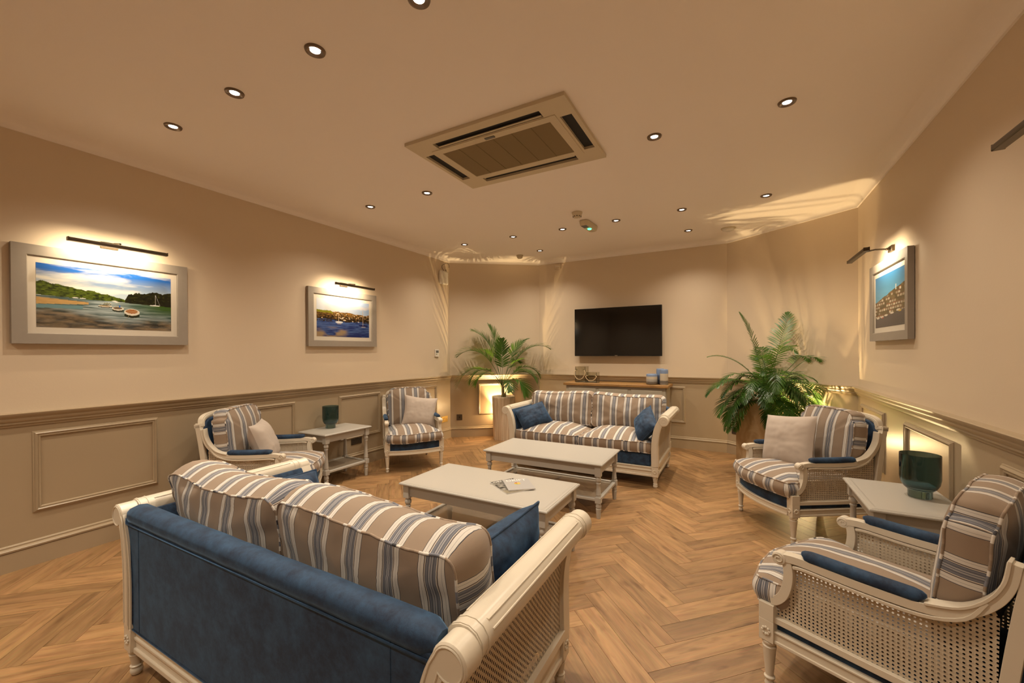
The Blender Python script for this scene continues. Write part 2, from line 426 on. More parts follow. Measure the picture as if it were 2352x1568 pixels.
def cushion(name, outline, T, P, mapf, parent, mat='stripe_fabric', pipe='stripe_fabric', piper=.0038, phase=0.0, bulge=.010, pw=2.6, wob=.006, P2=None, ring=11, step=.016, center=None, seed=0.0, soft=0):
    """box cushion: outline (a,b), thickness T along c, crown P on +c face, P2 on -c face"""
    P2 = P if P2 is None else P2
    ol = resample(outline, step); n = len(ol)
    cx, cy = center or (sum(p[0] for p in ol)/n, sum(p[1] for p in ol)/n)
    def wb(a, b, c):
        nz = mn.noise(Vector((a*6+seed, b*6, c*6)))*wob + mn.noise(Vector((a*19+seed, b*19, c*19)))*wob*.45
        return nz
    mb = MB(); vs = []; fs = []; uu = []
    per = [0.0]
    for i in range(n): per.append(per[-1]+math.dist(ol[i], ol[(i+1) % n]))
    for sgn, PP in ((1, P), (-1, P2)):
        base = len(vs); co_ = []
        for k in range(ring+1):
            s_ = 1-k/(ring+1)
            if k: s_ = 1-(k/(ring+1))**1.4
            for i in range(n):
                a = cx+(ol[i][0]-cx)*s_; b = cy+(ol[i][1]-cy)*s_
                c = sgn*(T/2+PP*(1-s_**pw))
                c += sgn*wb(a, b, sgn)*(1-s_**6)
                c += wb(a+3, b, 0)*1.2*(s_**4)
                vs.append(mapf(a, b, c)); co_.append((a+phase, b))
        vs.append(mapf(cx, cy, sgn*(T/2+PP+wb(cx, cy, sgn)))); co_.append((cx+phase, cy)); ctr = len(vs)-1
        for k in range(ring):
            for i in range(n):
                j = (i+1) % n; q = (base+k*n+i, base+k*n+j, base+(k+1)*n+j, base+(k+1)*n+i)
                fs.append(q); uu.append([co_[t-base] for t in q])
        for i in range(n):
            j = (i+1) % n; q = (base+ring*n+i, base+ring*n+j, ctr); fs.append(q); uu.append([co_[t-base] for t in q])
    # boxing
    base = len(vs); ks = 6
    for k in range(ks+1):
        t = k/ks; c = -T/2+T*t; o = bulge*math.sin(PI*t)
        for i in range(n+1):
            ii = i % n; a, b = ol[ii]; pa = ol[ii-1]; pb = ol[(ii+1) % n]
            dx, dy = pb[0]-pa[0], pb[1]-pa[1]; l = math.hypot(dx, dy) or 1
            sg = 1
            nx, ny = dy/l, -dx/l
            if nx*(a-cx)+ny*(b-cy) < 0 and False: nx, ny = -nx, -ny
            cc = c+wb(a+3, b, 0)*1.2
            vs.append(mapf(a+nx*o*ORI(ol), b+ny*o*ORI(ol), cc))
    for k in range(ks):
        for i in range(n):
            q = (base+k*(n+1)+i, base+k*(n+1)+i+1, base+(k+1)*(n+1)+i+1, base+(k+1)*(n+1)+i); fs.append(q)
            u0, u1 = per[i]+phase+ol[0][0], per[i+1]+phase+ol[0][0]; v0 = T*k/ks; v1 = T*(k+1)/ks
            uu.append([(u0, v0), (u1, v0), (u1, v1), (u0, v1)])
    mb.add(vs, fs, uu)
    o = mb.build(name, mat, parent, smooth=180)
    if piper:
        pm = MB()
        for sgn in (1, -1):
            pts = [mapf(a+(a-cx)*.004, b+(b-cy)*.004, sgn*T/2+wb(a+3, b, 0)*1.2) for a, b in ol]
            q0 = len(pm.f); pm.tube(pts, piper, 6, True)
            for fi in range(q0, len(pm.f)):
                seg = (fi-q0)//6; u0 = per[min(seg, n)]+phase+ol[0][0]; pm.uv[fi] = [(u0, 0)]*4
        pm.build('piping', pipe, o, smooth=180)
    return o
_oc = {}
def ORI(ol):
    k = id(ol)
    if k not in _oc:
        a = sum(ol[i][0]*ol[(i+1) % len(ol)][1]-ol[(i+1) % len(ol)][0]*ol[i][1] for i in range(len(ol))); _oc[k] = (1 if a > 0 else -1, ol)
    return _oc[k][0]
def pillow(name, label, wdt, hgt, T, mat, M4, pipe=None, seed=0, group=None, pinch=.07):
    n = 34; vs = []; fs = []; uu = []
    for sg in (1, -1):
        for j in range(n+1):
            for i in range(n+1):
                x = -1+2*i/n; y = -1+2*j/n
                X = wdt/2*x*(1-pinch*(1-y*y)*abs(x)**2); Y = hgt/2*y*(1-pinch*(1-x*x)*abs(y)**2)
                h = (max(0, (1-abs(x)**3.2))*max(0, (1-abs(y)**3.2)))**.62
                e = max(abs(x), abs(y))
                nz = mn.noise(Vector((x*2.2+seed, y*2.2, sg*2)))*.10 + mn.noise(Vector((x*6+seed, y*6, sg*3)))*.05
                # creases radiating from the seam
                an = math.atan2(y, x); cr = .03*math.sin(an*22+seed+2*math.sin(an*5))*max(0, e-.45)*(1-e)*6
                vs.append((X, Y, sg*T/2*h*(1+nz+cr)))
    m = (n+1)**2
    for sg in (0, 1):
        for j in range(n):
            for i in range(n):
                q = [sg*m+j*(n+1)+i, sg*m+j*(n+1)+i+1, sg*m+(j+1)*(n+1)+i+1, sg*m+(j+1)*(n+1)+i]
                if sg: q = q[::-1]
                fs.append(tuple(q)); uu.append([(vs[k][0], vs[k][1]) for k in q])
    mb = MB(); mb.add(vs, fs, uu)
    bm_o = mb.build(name, mat, None, smooth=180, recalc=False)
    if pipe:
        per = []
        for k in range(n): per.append(vs[k])
        for k in range(n): per.append(vs[k*(n+1)+n])
        for k in range(n): per.append(vs[n*(n+1)+n-k])
        for k in range(n): per.append(vs[(n-k)*(n+1)])
        MB().tube(per, .005, 6, True).build('piping', pipe, bm_o, smooth=180)
    bm_o.matrix_world = M4
    return tag(bm_o, label, 'cushion', group)
def frameM(origin, xax, yax):
    x = Vector(xax).normalized(); y = Vector(yax); y = (y-x*y.dot(x)).normalized(); z = x.cross(y)
    m = Matrix.Identity(4)
    for i in range(3): m[i][0] = x[i]; m[i][1] = y[i]; m[i][2] = z[i]; m[i][3] = origin[i]
    return m

# ------------------------------------------------------------------ room shell
XL, XR, YB, YC, XA, XB = -3.766, 1.008, 5.79, 4.946, -2.68, -.097
YN = -2.4; HW = 2.624; HC = 2.67
floorpoly = [(XL, YN), (XR, YN), (XR, YC), (XB, YB), (XA, YB), (XL, YC)]
def wallslab(name, a, b, t=.12, z0=-.02, z1=HC+.1):
    a = Vector((*a, 0)); b = Vector((*b, 0)); d = (b-a).normalized(); n = Vector((0, 0, 1)).cross(d)*-1  # outward (right of travel, room on left)
    mb = MB(); vs = []
    for z in (z0, z1):
        for p, o in ((a, 0), (b, 0), (b, t), (a, t)): vs.append((p.x+n.x*o, p.y+n.y*o, z))
    mb.add(vs, [(0, 1, 2, 3), (4, 7, 6, 5), (0, 4, 5, 1), (1, 5, 6, 2), (2, 6, 7, 3), (3, 7, 4, 0)])
    return struct(mb.build(name, 'wall_paint'))
names = ['wall_near', 'wall_right', 'wall_angled_right', 'wall_back', 'wall_angled_left', 'wall_left']
for i, nm in enumerate(names): wallslab(nm, floorpoly[i], floorpoly[(i+1) % 6])
mb = MB(); mb.prism(floorpoly, ident, HC, HC+.1)
struct(mb.build('ceiling', 'ceiling_paint'))
# plaster cove between wall and ceiling
cv = [(0, HW-.012), (.012, HW-.012), (.014, HW-.002)]
for k in range(9):
    a = PI/2*k/8; cv.append((.014+.10*(1-math.cos(a)), HW-.002+.048*math.sin(a)))
cv += [(.122, HC+.004), (0, HC+.004)]
mb = MB(); mb.sweep([(x, y, 0) for x, y in floorpoly], cv, closed=True)
o = struct(mb.build('trim_1', 'ceiling_paint', smooth=30))
# floor: joint bed below individual herringbone planks
mb = MB(); mb.prism(floorpoly, ident, -.06, -.004)
o_floor = struct(mb.build('floor', 'floor_joint'))
def clip(poly, cp):
    out = poly
    m = len(cp)
    for i in range(m):
        a = cp[i]; b = cp[(i+1) % m]; ins = lambda p: (b[0]-a[0])*(p[1]-a[1])-(b[1]-a[1])*(p[0]-a[0]) >= -1e-9
        res = []
        for k in range(len(out)):
            p = out[k-1]; q = out[k]; ip, iq = ins(p), ins(q)
            if ip != iq:
                d = lambda r: (b[0]-a[0])*(r[1]-a[1])-(b[1]-a[1])*(r[0]-a[0])
                t = d(p)/(d(p)-d(q)); res.append((p[0]+(q[0]-p[0])*t, p[1]+(q[1]-p[1])*t))
            if iq: res.append(q)
        out = res
        if len(out) < 3: return []
    return out
PW = .111; PL = .555; r2 = math.sqrt(.5); pitY = PW/r2; colX = PL*r2
vs = []; fs = []; uu = []; rn = []
for c in range(-9, 7):
    x0 = -.705+colX*c
    for k in range(-20, 45):
        if c % 2 == 0: P0 = (x0, 1.915+pitY*k); d = (r2, -r2); nn = (r2, r2)
        else: P0 = (x0, 1.915-colX+pitY*(k+2)); d = (r2, r2); nn = (r2, -r2)
        g = .0007
        cor = []
        for a, b in ((g, g), (PL-g, g), (PL-g, PW-g), (g, PW-g)): cor.append((P0[0]+d[0]*a+nn[0]*b, P0[1]+d[1]*a+nn[1]*b))
        ar = sum(cor[i-1][0]*cor[i][1]-cor[i][0]*cor[i-1][1] for i in range(4))
        if ar < 0: cor.reverse()
        q = clip(cor, floorpoly)
        if len(q) < 3: continue
        o = len(vs); vs += [(p[0], p[1], 0) for p in q]; fs.append(tuple(range(o, o+len(q))))
        uu.append([((p[0]-P0[0])*d[0]+(p[1]-P0[1])*d[1], (p[0]-P0[0])*nn[0]+(p[1]-P0[1])*nn[1]) for p in q])
        rn.append((random.random(), random.random(), random.random()))
# bevelled skirts so each plank has an edge
mb = MB()
rcol = []
for f, u, r in zip(fs, uu, rn):
    top = [vs[i] for i in f]; n = len(top); low = [(p[0], p[1], -.005) for p in top]
    mb.add(top+low, [tuple(range(n))]+[(i, n+i, n+(i+1) % n, (i+1) % n) for i in range(n)], [u]+[[u[i], u[i], u[(i+1) % n], u[(i+1) % n]] for i in range(n)])
    rcol += [r]*(n+1)
pl = mb.build('floor', 'oak_floor', smooth=10, recalc=False)
ca = pl.data.attributes.new('rnd', 'FLOAT_COLOR', 'FACE')
ca.data.foreach_set('color', [c for r in rcol for c in (*r, 1)])
struct(pl)
o_floor.parent = pl; o_floor.name = 'floor_bed'; pl.name = 'floor'
if 'kind' in o_floor: del o_floor['kind']

# dado rail, skirting, wall panel mouldings
dado = [(0, .85), (.012, .85), (.014, .862), (.022, .866), (.022, .876), (.030, .884), (.034, .898), (.034, .902), (.044, .912), (.050, .920), (.052, .930), (.046, .9338), (0, .9338)]
skirt = [(0, 0), (.022, 0), (.022, .108), (.018, .112), (.026, .116), (.028, .126), (.020, .134), (.013, .137), (.013, .147), (.007, .153), (0, .155)]
P3 = [(x, y, 0) for x, y in floorpoly]
sides = ['near', 'right', 'angled_right', 'back', 'angled_left', 'left']
tn = [2]
for i in range(6):
    a, b = Vector(P3[i]), Vector(P3[(i+1) % 6]); z = Vector(P3[i-1]); y = Vector(P3[(i+2) % 6])
    for prof, nm in ((dado, None), (skirt, 'baseboard_'+sides[i])):
        mb = MB(); mb.sweep([a, b], prof, ends=(a-z, y-b))
        if nm is None: nm = 'trim_%d' % tn[0]; tn[0] += 1
        struct(mb.build(nm, 'panel_paint', smooth=30))
def panel(a, b, s0, s1, z0, z1):
    """panel moulding frame on wall from a to b (room on the left), s = distance along"""
    a = Vector((*a, 0)); b = Vector((*b, 0)); d = (b-a).normalized(); nrm = Vector((0, 0, 1)).cross(d)
    pr = [(0, 0), (0, .006), (.004, .012), (.009, .013), (.012, .010), (.020, .017), (.026, .014), (.030, .008), (.034, .007), (.036, 0)]
    q = [a+d*s0+Vector((0, 0, z0)), a+d*s1+Vector((0, 0, z0)), a+d*s1+Vector((0, 0, z1)), a+d*s0+Vector((0, 0, z1))]
    mb = MB(); mb.sweep(q if True else q, [(o_, h) for o_, h in pr], closed=True, up=nrm*-1)
    # make mouldings grow inward: flip if needed
    o = mb.build('trim_%d' % tn[0], 'panel_paint', smooth=30); tn[0] += 1
    return struct(o)
# lower wall skin (satin paint) below the dado
for i in range(6):
    a, b = Vector(P3[i]), Vector(P3[(i+1) % 6]); z = Vector(P3[i-1]); y = Vector(P3[(i+2) % 6])
    mb = MB(); mb.sweep([a, b], [(0, .15), (.004, .15), (.004, .855), (0, .855)], ends=(a-z, y-b))
    struct(mb.build('trim_%d' % tn[0], 'panel_paint', smooth=30)); tn[0] += 1
def panel_side(a, b, s0, s1, z0, z1):
    a = Vector((*a, 0)); b = Vector((*b, 0)); d = (b-a).normalized(); nrm = Vector((0, 0, 1)).cross(d)
    a = a+nrm*.004
    pr = [(0, 0), (0, .006), (-.004, .012), (-.009, .013), (-.012, .010), (-.020, .017), (-.026, .014), (-.030, .008), (-.034, .007), (-.036, 0)]
    q = [a+d*s0+Vector((0, 0, z0)), a+d*s0+Vector((0, 0, z1)), a+d*s1+Vector((0, 0, z1)), a+d*s1+Vector((0, 0, z0))]
    mb = MB(); mb.sweep(q, pr, closed=True, up=nrm)
    struct(mb.build('trim_%d' % tn[0], 'panel_paint', smooth=30)); tn[0] += 1
PZ0, PZ1 = .352, .775
# left wall runs from (XL,YC) to (XL,YN): s = YC - y
for y0, y1 in ((4.06, 4.59), (3.01, 3.53), (1.91, 2.448), (.82, 1.368), (-.25, .29), (-1.3, -.78)):
    panel_side((XL, YC), (XL, YN), YC-y1, YC-y0, PZ0, PZ1)
for y0, y1 in ((4.175, 4.77), (3.035, 3.67), (1.9, 2.515), (.8, 1.4), (-.4, .2)):
    panel_side((XR, YN), (XR, YC), y0-YN, y1-YN, PZ0, .752)
panel_side((XB, YB), (XA, YB), .52, 1.10, PZ0+.01, PZ1)
# angled walls
la = math.hypot(XL-XA, YC-YB)
panel_side((XA, YB), (XL, YC), la-.93, la-.455, PZ0+.01, .768)
lb = math.hypot(XR-XB, YC-YB)
panel_side((XR, YC), (XB, YB), .45, .94, PZ0+.01, .768)

# ------------------------------------------------------------------ downlights
def spot(parent, loc, watts, col):
    l = bpy.data.lights.new('spot_light', 'SPOT'); l.energy = watts; l.color = col; l.spot_size = math.radians(132); l.spot_blend = 1.0; l.shadow_soft_size = .028
    o = bpy.data.objects.new('spot_light', l); C.objects.link(o); o.parent = parent; o.location = loc; return o
def downlight_first(x, y, label):
    t = thing('downlight', label, 'ceiling light', (x, y, HC), 0, 'recessed ceiling downlights')
    mb = MB(); mb.lathe([(.0215, .002), (.0225, -.003), (.030, -.007), (.036, -.010), (.043, -.008), (.046, 0.0), (.046, .003), (.0215, .003)], n=28); mb.f = mb.f[:-2]; mb.uv = mb.uv[:-2]
    mb.build('bezel', 'bezel', t, smooth=40)
    mb = MB(); mb.lathe([(.0222, -.002), (.0222, .001)], n=24); mb.build('lamp', 'lamp_glow', t)
    spot(t, (0, 0, -.012), DOWN_W, DOWN_COL)
    return t
DL = [(-1.092, 1.25, 'recessed ceiling downlight cut by the top edge, nearest the camera'),
      (-1.695, 1.23, 'bronze-rimmed downlight with the widest visible rim, upper left of the ceiling'),
      (-2.345, 1.22, 'bronze-rimmed downlight, middle of the near left row'),
      (-3.02, 1.217, 'bronze-rimmed downlight nearest the left wall above the wide estuary picture'),
      (-3.06, 2.796, 'small downlight left of the air conditioner, nearer the left wall'),
      (-2.366, 2.798, 'small downlight just left of the air conditioner corner'),
      (-.462, 2.79, 'small downlight just right of the air conditioner'),
      (.255, 2.769, 'downlight nearest the right wall, right of the air conditioner'),
      (-3.084, 4.377, 'small far downlight nearest the left wall'),
      (-2.367, 4.374, 'small far downlight in the far row, second from the left wall'),
      (-1.732, 4.386, 'small far downlight just left of the exit beacon'),
      (-1.119, 4.378, 'small far downlight just right of the exit beacon'),
      (-.466, 4.362, 'small far downlight, second from the right wall in the far row'),
      (.242, 4.347, 'small far downlight nearest the right wall and its palm shadows'),
      (-2.373, 5.161, 'small farthest downlight over the left palm end of the back wall'),
      (-.482, 5.161, 'small farthest downlight by the round ceiling sensor on the right')]
d0 = None
for x, y, lb_ in DL:
    if d0 is None: d0 = downlight_first(x, y, lb_)
    else: dup(d0, (x, y, HC), 0, lb_, 'recessed ceiling downlights')
for x, y in ((-.462, 1.22), (-3.02, -.36), (-2.345, -.36), (-1.1, -.36), (.25, -.36), (-1.7, -1.6), (-3.0, -1.6)):  # extra downlights out of view, added for the light the room needs
    dup(d0, (x, y, HC), 0, 'unseen downlight added in the near part of the ceiling to light the room', 'recessed ceiling downlights')

# ------------------------------------------------------------------ ceiling things
ac = thing('air_conditioner', 'large rectangular ceiling cassette air conditioner with brown grille and dark slots', 'air conditioner', (-1.369, 2.47, HC))
hx, hy = .567, .405; zt, zb = 0.0, -.022
LS = (.386, .034); LY = (.268, .338)   # long slot half length / y range ; short slots
SX = (.468, .54); SH = .222
mb = MB()
for sy in (1, -1):
    mb.box(-hx, hx, *sorted((sy*LY[1], sy*hy)), zb, zt)
    for sx in (1, -1): mb.box(*sorted((sx*LS[0], sx*hx)), *sorted((sy*LY[0], sy*LY[1])), zb, zt)
    for sx in (1, -1): mb.box(*sorted((sx*SX[1], sx*hx)), *sorted((0, sy*LY[0])), zb, zt)
    for sx in (1, -1): mb.box(*sorted((sx*SX[0], sx*SX[1])), *sorted((sy*SH, sy*LY[0])), zb, zt)
mb.box(-SX[0], SX[0], -LY[0], LY[0], zb, zt)
mb.build('fascia', 'ac_plastic', ac, smooth=20)
mb = MB(); mb.sweep([(-.452, -.262, zb), (.452, -.262, zb), (.452, .262, zb), (-.452, .262, zb)], [(0, .001), (0, -.004), (.05, -.006), (.055, .001)], closed=True)
mb.build('grille_frame', 'ac_plastic', ac, smooth=20)
mb = MB(); mb.box(-.40, .40, -.21, .21, zb-.0035, zb+.001)
for k in range(-2, 3): mb.box(k*.135-.002, k*.135+.002, -.21, .21, zb-.0055, zb-.003)
mb.build('grille', 'ac_grille', ac, smooth=20)
mb = MB(); mb.box(-.04, .03, -.245, -.225, zb-.009, zb-.004); mb.build('badge', 'grey_plastic', ac, smooth=20)
for sy in (1, -1):
    mb = MB(); mb.box(-LS[0], LS[0], *sorted((sy*LY[0], sy*LY[1])), -.004, -.001); mb.build('air_slot', 'black_slot', ac, smooth=20)
    y0 = sy*(LY[0]+.012)
    mb = MB(); mb.box(-LS[0]+.01, LS[0]-.01, y0-.006, y0+.006, zb+.003, zb+.007); mb.build('louvre', 'ac_plastic', ac, smooth=20)
for sx in (1, -1):
    mb = MB(); mb.box(*sorted((sx*SX[0], sx*SX[1])), -SH, SH, -.004, -.001); mb.build('air_slot', 'black_slot', ac, smooth=20)

sd = thing('smoke_detector', 'round cream smoke detector beside the green-lit exit beacon', 'smoke detector', (-1.395, 3.93, HC))
mb = MB(); mb.lathe([(.052, 0), (.053, -.012), (.050, -.016), (.046, -.018), (.044, -.040), (.036, -.050), (.020, -.055), (.004, -.056)][::-1], n=28); mb.build('body', 'ac_plastic', sd, smooth=40)
mb = MB()
for k in range(10):
    a = 2*PI*k/10; mb.box(.038*math.cos(a)-.005, .038*math.cos(a)+.005, .038*math.sin(a)-.005, .038*math.sin(a)+.005, -.0485, -.040)
mb.build('vents', 'black_slot', sd)
eb = thing('emergency_light', 'rounded emergency light unit with glowing green lamp on ceiling', 'emergency light', (-1.408, 4.335, HC), math.radians(-4))
op = roundpoly([(-.055, -.165), (.055, -.165), (.055, .165), (-.055, .165)], .05, 6)
mb = MB(); mb.prism(op, lambda a, b, c: (a*(1-.2*(c < -.05)), b*(1-.05*(c < -.05)), c), -.058, 0); mb.build('body', 'ac_plastic', eb, bevel=.012, smooth=60)
mb = MB(); mb.lathe([(.022, -.060), (.018, -.068), (.006, -.071)][::-1], c=(.01, .0, 0), n=16); mb.build('green_lamp', 'green_glow', eb)
mb = MB(); mb.box(-.03, .03, -.14, -.05, -.0605, -.058); mb.build('lens', 'grey_plastic', eb)
cs = thing('ceiling_sensor', 'flat round sensor in the palm shadows on the right of the ceiling', 'sensor', (-.074, 5.30, HC))
mb = MB(); mb.lathe([(.078, .0), (.078, -.006), (.070, -.010), (.066, -.011)][::-1], n=32); mb.build('mounting_ring', 'ac_plastic', cs, smooth=30)
mb = MB(); mb.lathe([(.062, -.011), (.060, -.024), (.034, -.030), (.030, -.036), (.010, -.039)][::-1], n=32); mb.build('dome', 'white_plastic', cs, smooth=30)
mb = MB(); mb.lathe([(.05, 0), (.05, -.014), (.042, -.022), (.040, -.036), (.026, -.048), (.008, -.05)][::-1], c=(0, 0, 0), n=28)
o = mb.build('ceiling_sensor', 'ac_plastic', smooth=40); o.location = (-2.743, 5.27, HC)
tag(o, 'small round sensor on the ceiling above the left palm plant', 'sensor')

# ------------------------------------------------------------------ pictures
def vnoise(x, y, seed=0):
    xi = np.floor(x).astype(int); yi = np.floor(y).astype(int); xf = x-xi; yf = y-yi
    def h(a, b):
        v = np.sin(a*127.1+b*311.7+seed*74.7)*43758.5453; return v-np.floor(v)
    u = xf*xf*(3-2*xf); v = yf*yf*(3-2*yf)
    return (h(xi, yi)*(1-u)+h(xi+1, yi)*u)*(1-v)+(h(xi, yi+1)*(1-u)+h(xi+1, yi+1)*u)*v
def fbm(x, y, o=4, seed=0):
    s = 0; a = .5
    for k in range(o): s = s+a*vnoise(x*2**k, y*2**k, seed+k); a *= .5
    return s/(1-.5**o)
def lerp(a, b, t): t = np.clip(t, 0, 1)[..., None]; return a*(1-t)+b*t
def srgb(*c): return np.array([((v/255+.055)/1.055)**2.4 if v > 10 else v/255/12.92 for v in c])
def ellipse(img, X, Y, cx, cy, rx, ry, col, asp=1): m = ((X-cx)/rx)**2+((Y-cy)/ry)**2 < 1; img[m] = col
def estuary(X, Y):
    # X 0..1 left-right, Y 0..1 bottom-top
    img = lerp(np.broadcast_to(srgb(205, 225, 240), X.shape+(3,)).copy(), np.broadcast_to(srgb(40, 105, 195), X.shape+(3,)), (Y-.62)/.36+.15)
    cl = fbm(X*3+Y*2, Y*9-X*1.5, 5, 3); img = lerp(img, np.broadcast_to(srgb(245, 245, 240), X.shape+(3,)), (cl-.45)*4.0*(1.2-(Y-.5)))
    hor = .50
    # water
    wv = fbm(X*7, Y*60, 4, 9)
    wcol = lerp(np.broadcast_to(srgb(70, 95, 95), X.shape+(3,)), np.broadcast_to(srgb(190, 205, 210), X.shape+(3,)), (wv-.35)*2.0+.5*np.exp(-((X-.5)/.16)**2)-.1)
    g = np.clip((X-.55)*2.5, 0, 1)*np.clip((Y-.2)/.2, 0, 1); wcol = lerp(wcol, np.broadcast_to(srgb(60, 95, 30), X.shape+(3,)), g*(.5+wv))
    bed = fbm(X*14, Y*30, 5, 21); bcol = lerp(np.broadcast_to(srgb(48, 36, 26), X.shape+(3,)), np.broadcast_to(srgb(150, 125, 95), X.shape+(3,)), (bed-.3)*2.2)
    wcol = lerp(wcol, bcol, np.clip((.27-Y+.08*np.sin(X*6+1)-.10*(X > .8)*(X-.8)*5)*8, 0, 1)*.85)
    img = np.where((Y < hor)[..., None], wcol, img)
    sand = (Y < .47-.1*X) & (Y > .36+.12*X) & (X < .34); img[sand] = (srgb(205, 165, 105)*(.8+.4*fbm(X*20, Y*40, 3, 5)[..., None]))[sand]
    sh = (Y < .36+.03*X) & (Y > .30+.06*X) & (X < .3); img[sh] = srgb(110, 150, 160)
    # wooded banks
    tl = .515+.22*np.clip(1-X/.62, 0, 1)**.8*1.0+.035*(fbm(X*22, X*0, 4, 31)-.5)*2*(X < .6)
    left = (Y < tl) & (Y > .485+.02*np.clip(1-X/.3, 0, 1)) & (X < .62)
    tx = fbm(X*45, Y*60, 4, 41); lc = lerp(np.broadcast_to(srgb(25, 38, 10), X.shape+(3,)), np.broadcast_to(srgb(105, 125, 35), X.shape+(3,)), (tx-.25)*1.8); img[left] = lc[left]
    tr = .62+.09*np.sin((X-.62)*5.2)+.05*(fbm(X*20, X*0, 4, 51)-.5)*2
    tr = np.minimum(tr, .52+(X-.61)*4)
    right = (Y < tr) & (Y > .475-.06*(X-.62)) & (X > .61); rc = lerp(np.broadcast_to(srgb(14, 18, 6), X.shape+(3,)), np.broadcast_to(srgb(60, 62, 20), X.shape+(3,)), (tx-.45)*1.8); img[right] = rc[right]
    # sailing boat
    ellipse(img, X, Y, .855, .462, .045, .012, srgb(235, 235, 235)); img[(abs(X-.862) < .0016) & (Y > .46) & (Y < .66)] = srgb(210, 210, 205)
    img[(abs((X-.862)-(.66-Y)*.2) < .0014) & (Y > .47) & (Y < .66)] = srgb(170, 170, 170)
    for cx, cy in ((.25, .497), (.30, .495), (.53, .49), (.545, .475)): ellipse(img, X, Y, cx, cy, .022, .008, srgb(235, 235, 230))
    # dinghies
    for cx, cy, rx, ry, inn in ((.46, .395, .052, .018, (150, 130, 95)), (.555, .365, .045, .034, (120, 100, 80)), (.665, .315, .062, .060, (165, 95, 40)), (.475, .44, .03, .012, (90, 110, 80))):
        ellipse(img, X, Y, cx, cy-ry*.9, rx, ry*.8, srgb(40, 45, 30)); ellipse(img, X, Y, cx, cy, rx, ry, srgb(238, 230, 215)); ellipse(img, X, Y, cx-.002, cy+ry*.22, rx*.78, ry*.62, srgb(*inn))
    for dy in (-.005, .02): img[(abs(X-.662) < .043) & (abs(Y-.318-dy) < .004)] = srgb(225, 200, 160)
    ellipse(img, X, Y, .568, .405, .006, .02, srgb(50, 110, 200))
    img[(abs((X-.62)-(Y-.05)*.35+.05) < .0012) & (Y < .28)] = srgb(170, 150, 110)
    return img
def harbour(X, Y):
    img = lerp(np.broadcast_to(srgb(225, 232, 245), X.shape+(3,)).copy(), np.broadcast_to(srgb(120, 165, 230), X.shape+(3,)), (X-.3)*.9+(.15-abs(Y-.8)))
    cl = fbm(X*3, Y*6, 4, 13); img = lerp(img, np.broadcast_to(srgb(250, 235, 225), X.shape+(3,)), (cl-.5)*3)
    hl = .70-.06*X+.03*(fbm(X*14, X*0, 4, 61)-.5)*2; tx = fbm(X*40, Y*50, 4, 71)
    land = Y < hl; lc = lerp(np.broadcast_to(srgb(40, 28, 14), X.shape+(3,)), np.broadcast_to(srgb(170, 125, 60), X.shape+(3,)), (tx-.3)*1.5+(Y-.58)*3); img[land] = lc[land]
    f = land & (Y > hl-.06) & (X < .28); img[f] = srgb(140, 140, 40)
    b = land & (vnoise(X*45, Y*60, 5) > .82) & (Y > .5) & (X > .3); img[b] = srgb(235, 215, 185)
    wt = Y < .46+.02*np.sin(X*9)-.04*X
    wv = fbm(X*8, Y*50, 4, 19); wc = lerp(np.broadcast_to(srgb(20, 40, 110), X.shape+(3,)), np.broadcast_to(srgb(95, 130, 195), X.shape+(3,)), (wv-.3)*1.4+(Y-.2)*1.0)
    cr = fbm(X*4, Y*7, 4, 91); wc = lerp(wc, np.broadcast_to(srgb(165, 140, 110), X.shape+(3,)), (cr-.42)*6*np.clip((.28-Y)*8, 0, 1)*np.clip((.62-X)*4, 0, 1)); img[wt] = wc[wt]
    img[(wt) & (Y > .40) & (tx > .5)] = srgb(50, 40, 40)
    for cx, cy, m in ((.40, .40, .66), (.88, .34, .78)):
        ellipse(img, X, Y, cx, cy-.04, .05, .02, srgb(150, 150, 170)); ellipse(img, X, Y, cx, cy, .07 if cx < .5 else .10, .024, srgb(235, 235, 235) if cx < .5 else srgb(30, 35, 95))
        img[(abs(X-cx+.01) < .003) & (Y > cy) & (Y < m)] = srgb(220, 190, 160)
    for cx, cy in ((.5, .46), (.45, .5), (.09, .49), (.66, .44), (.78, .44)): ellipse(img, X, Y, cx, cy, .03 if cx < .55 and cx > .2 else .012, .014, srgb(225, 205, 180))
    return img
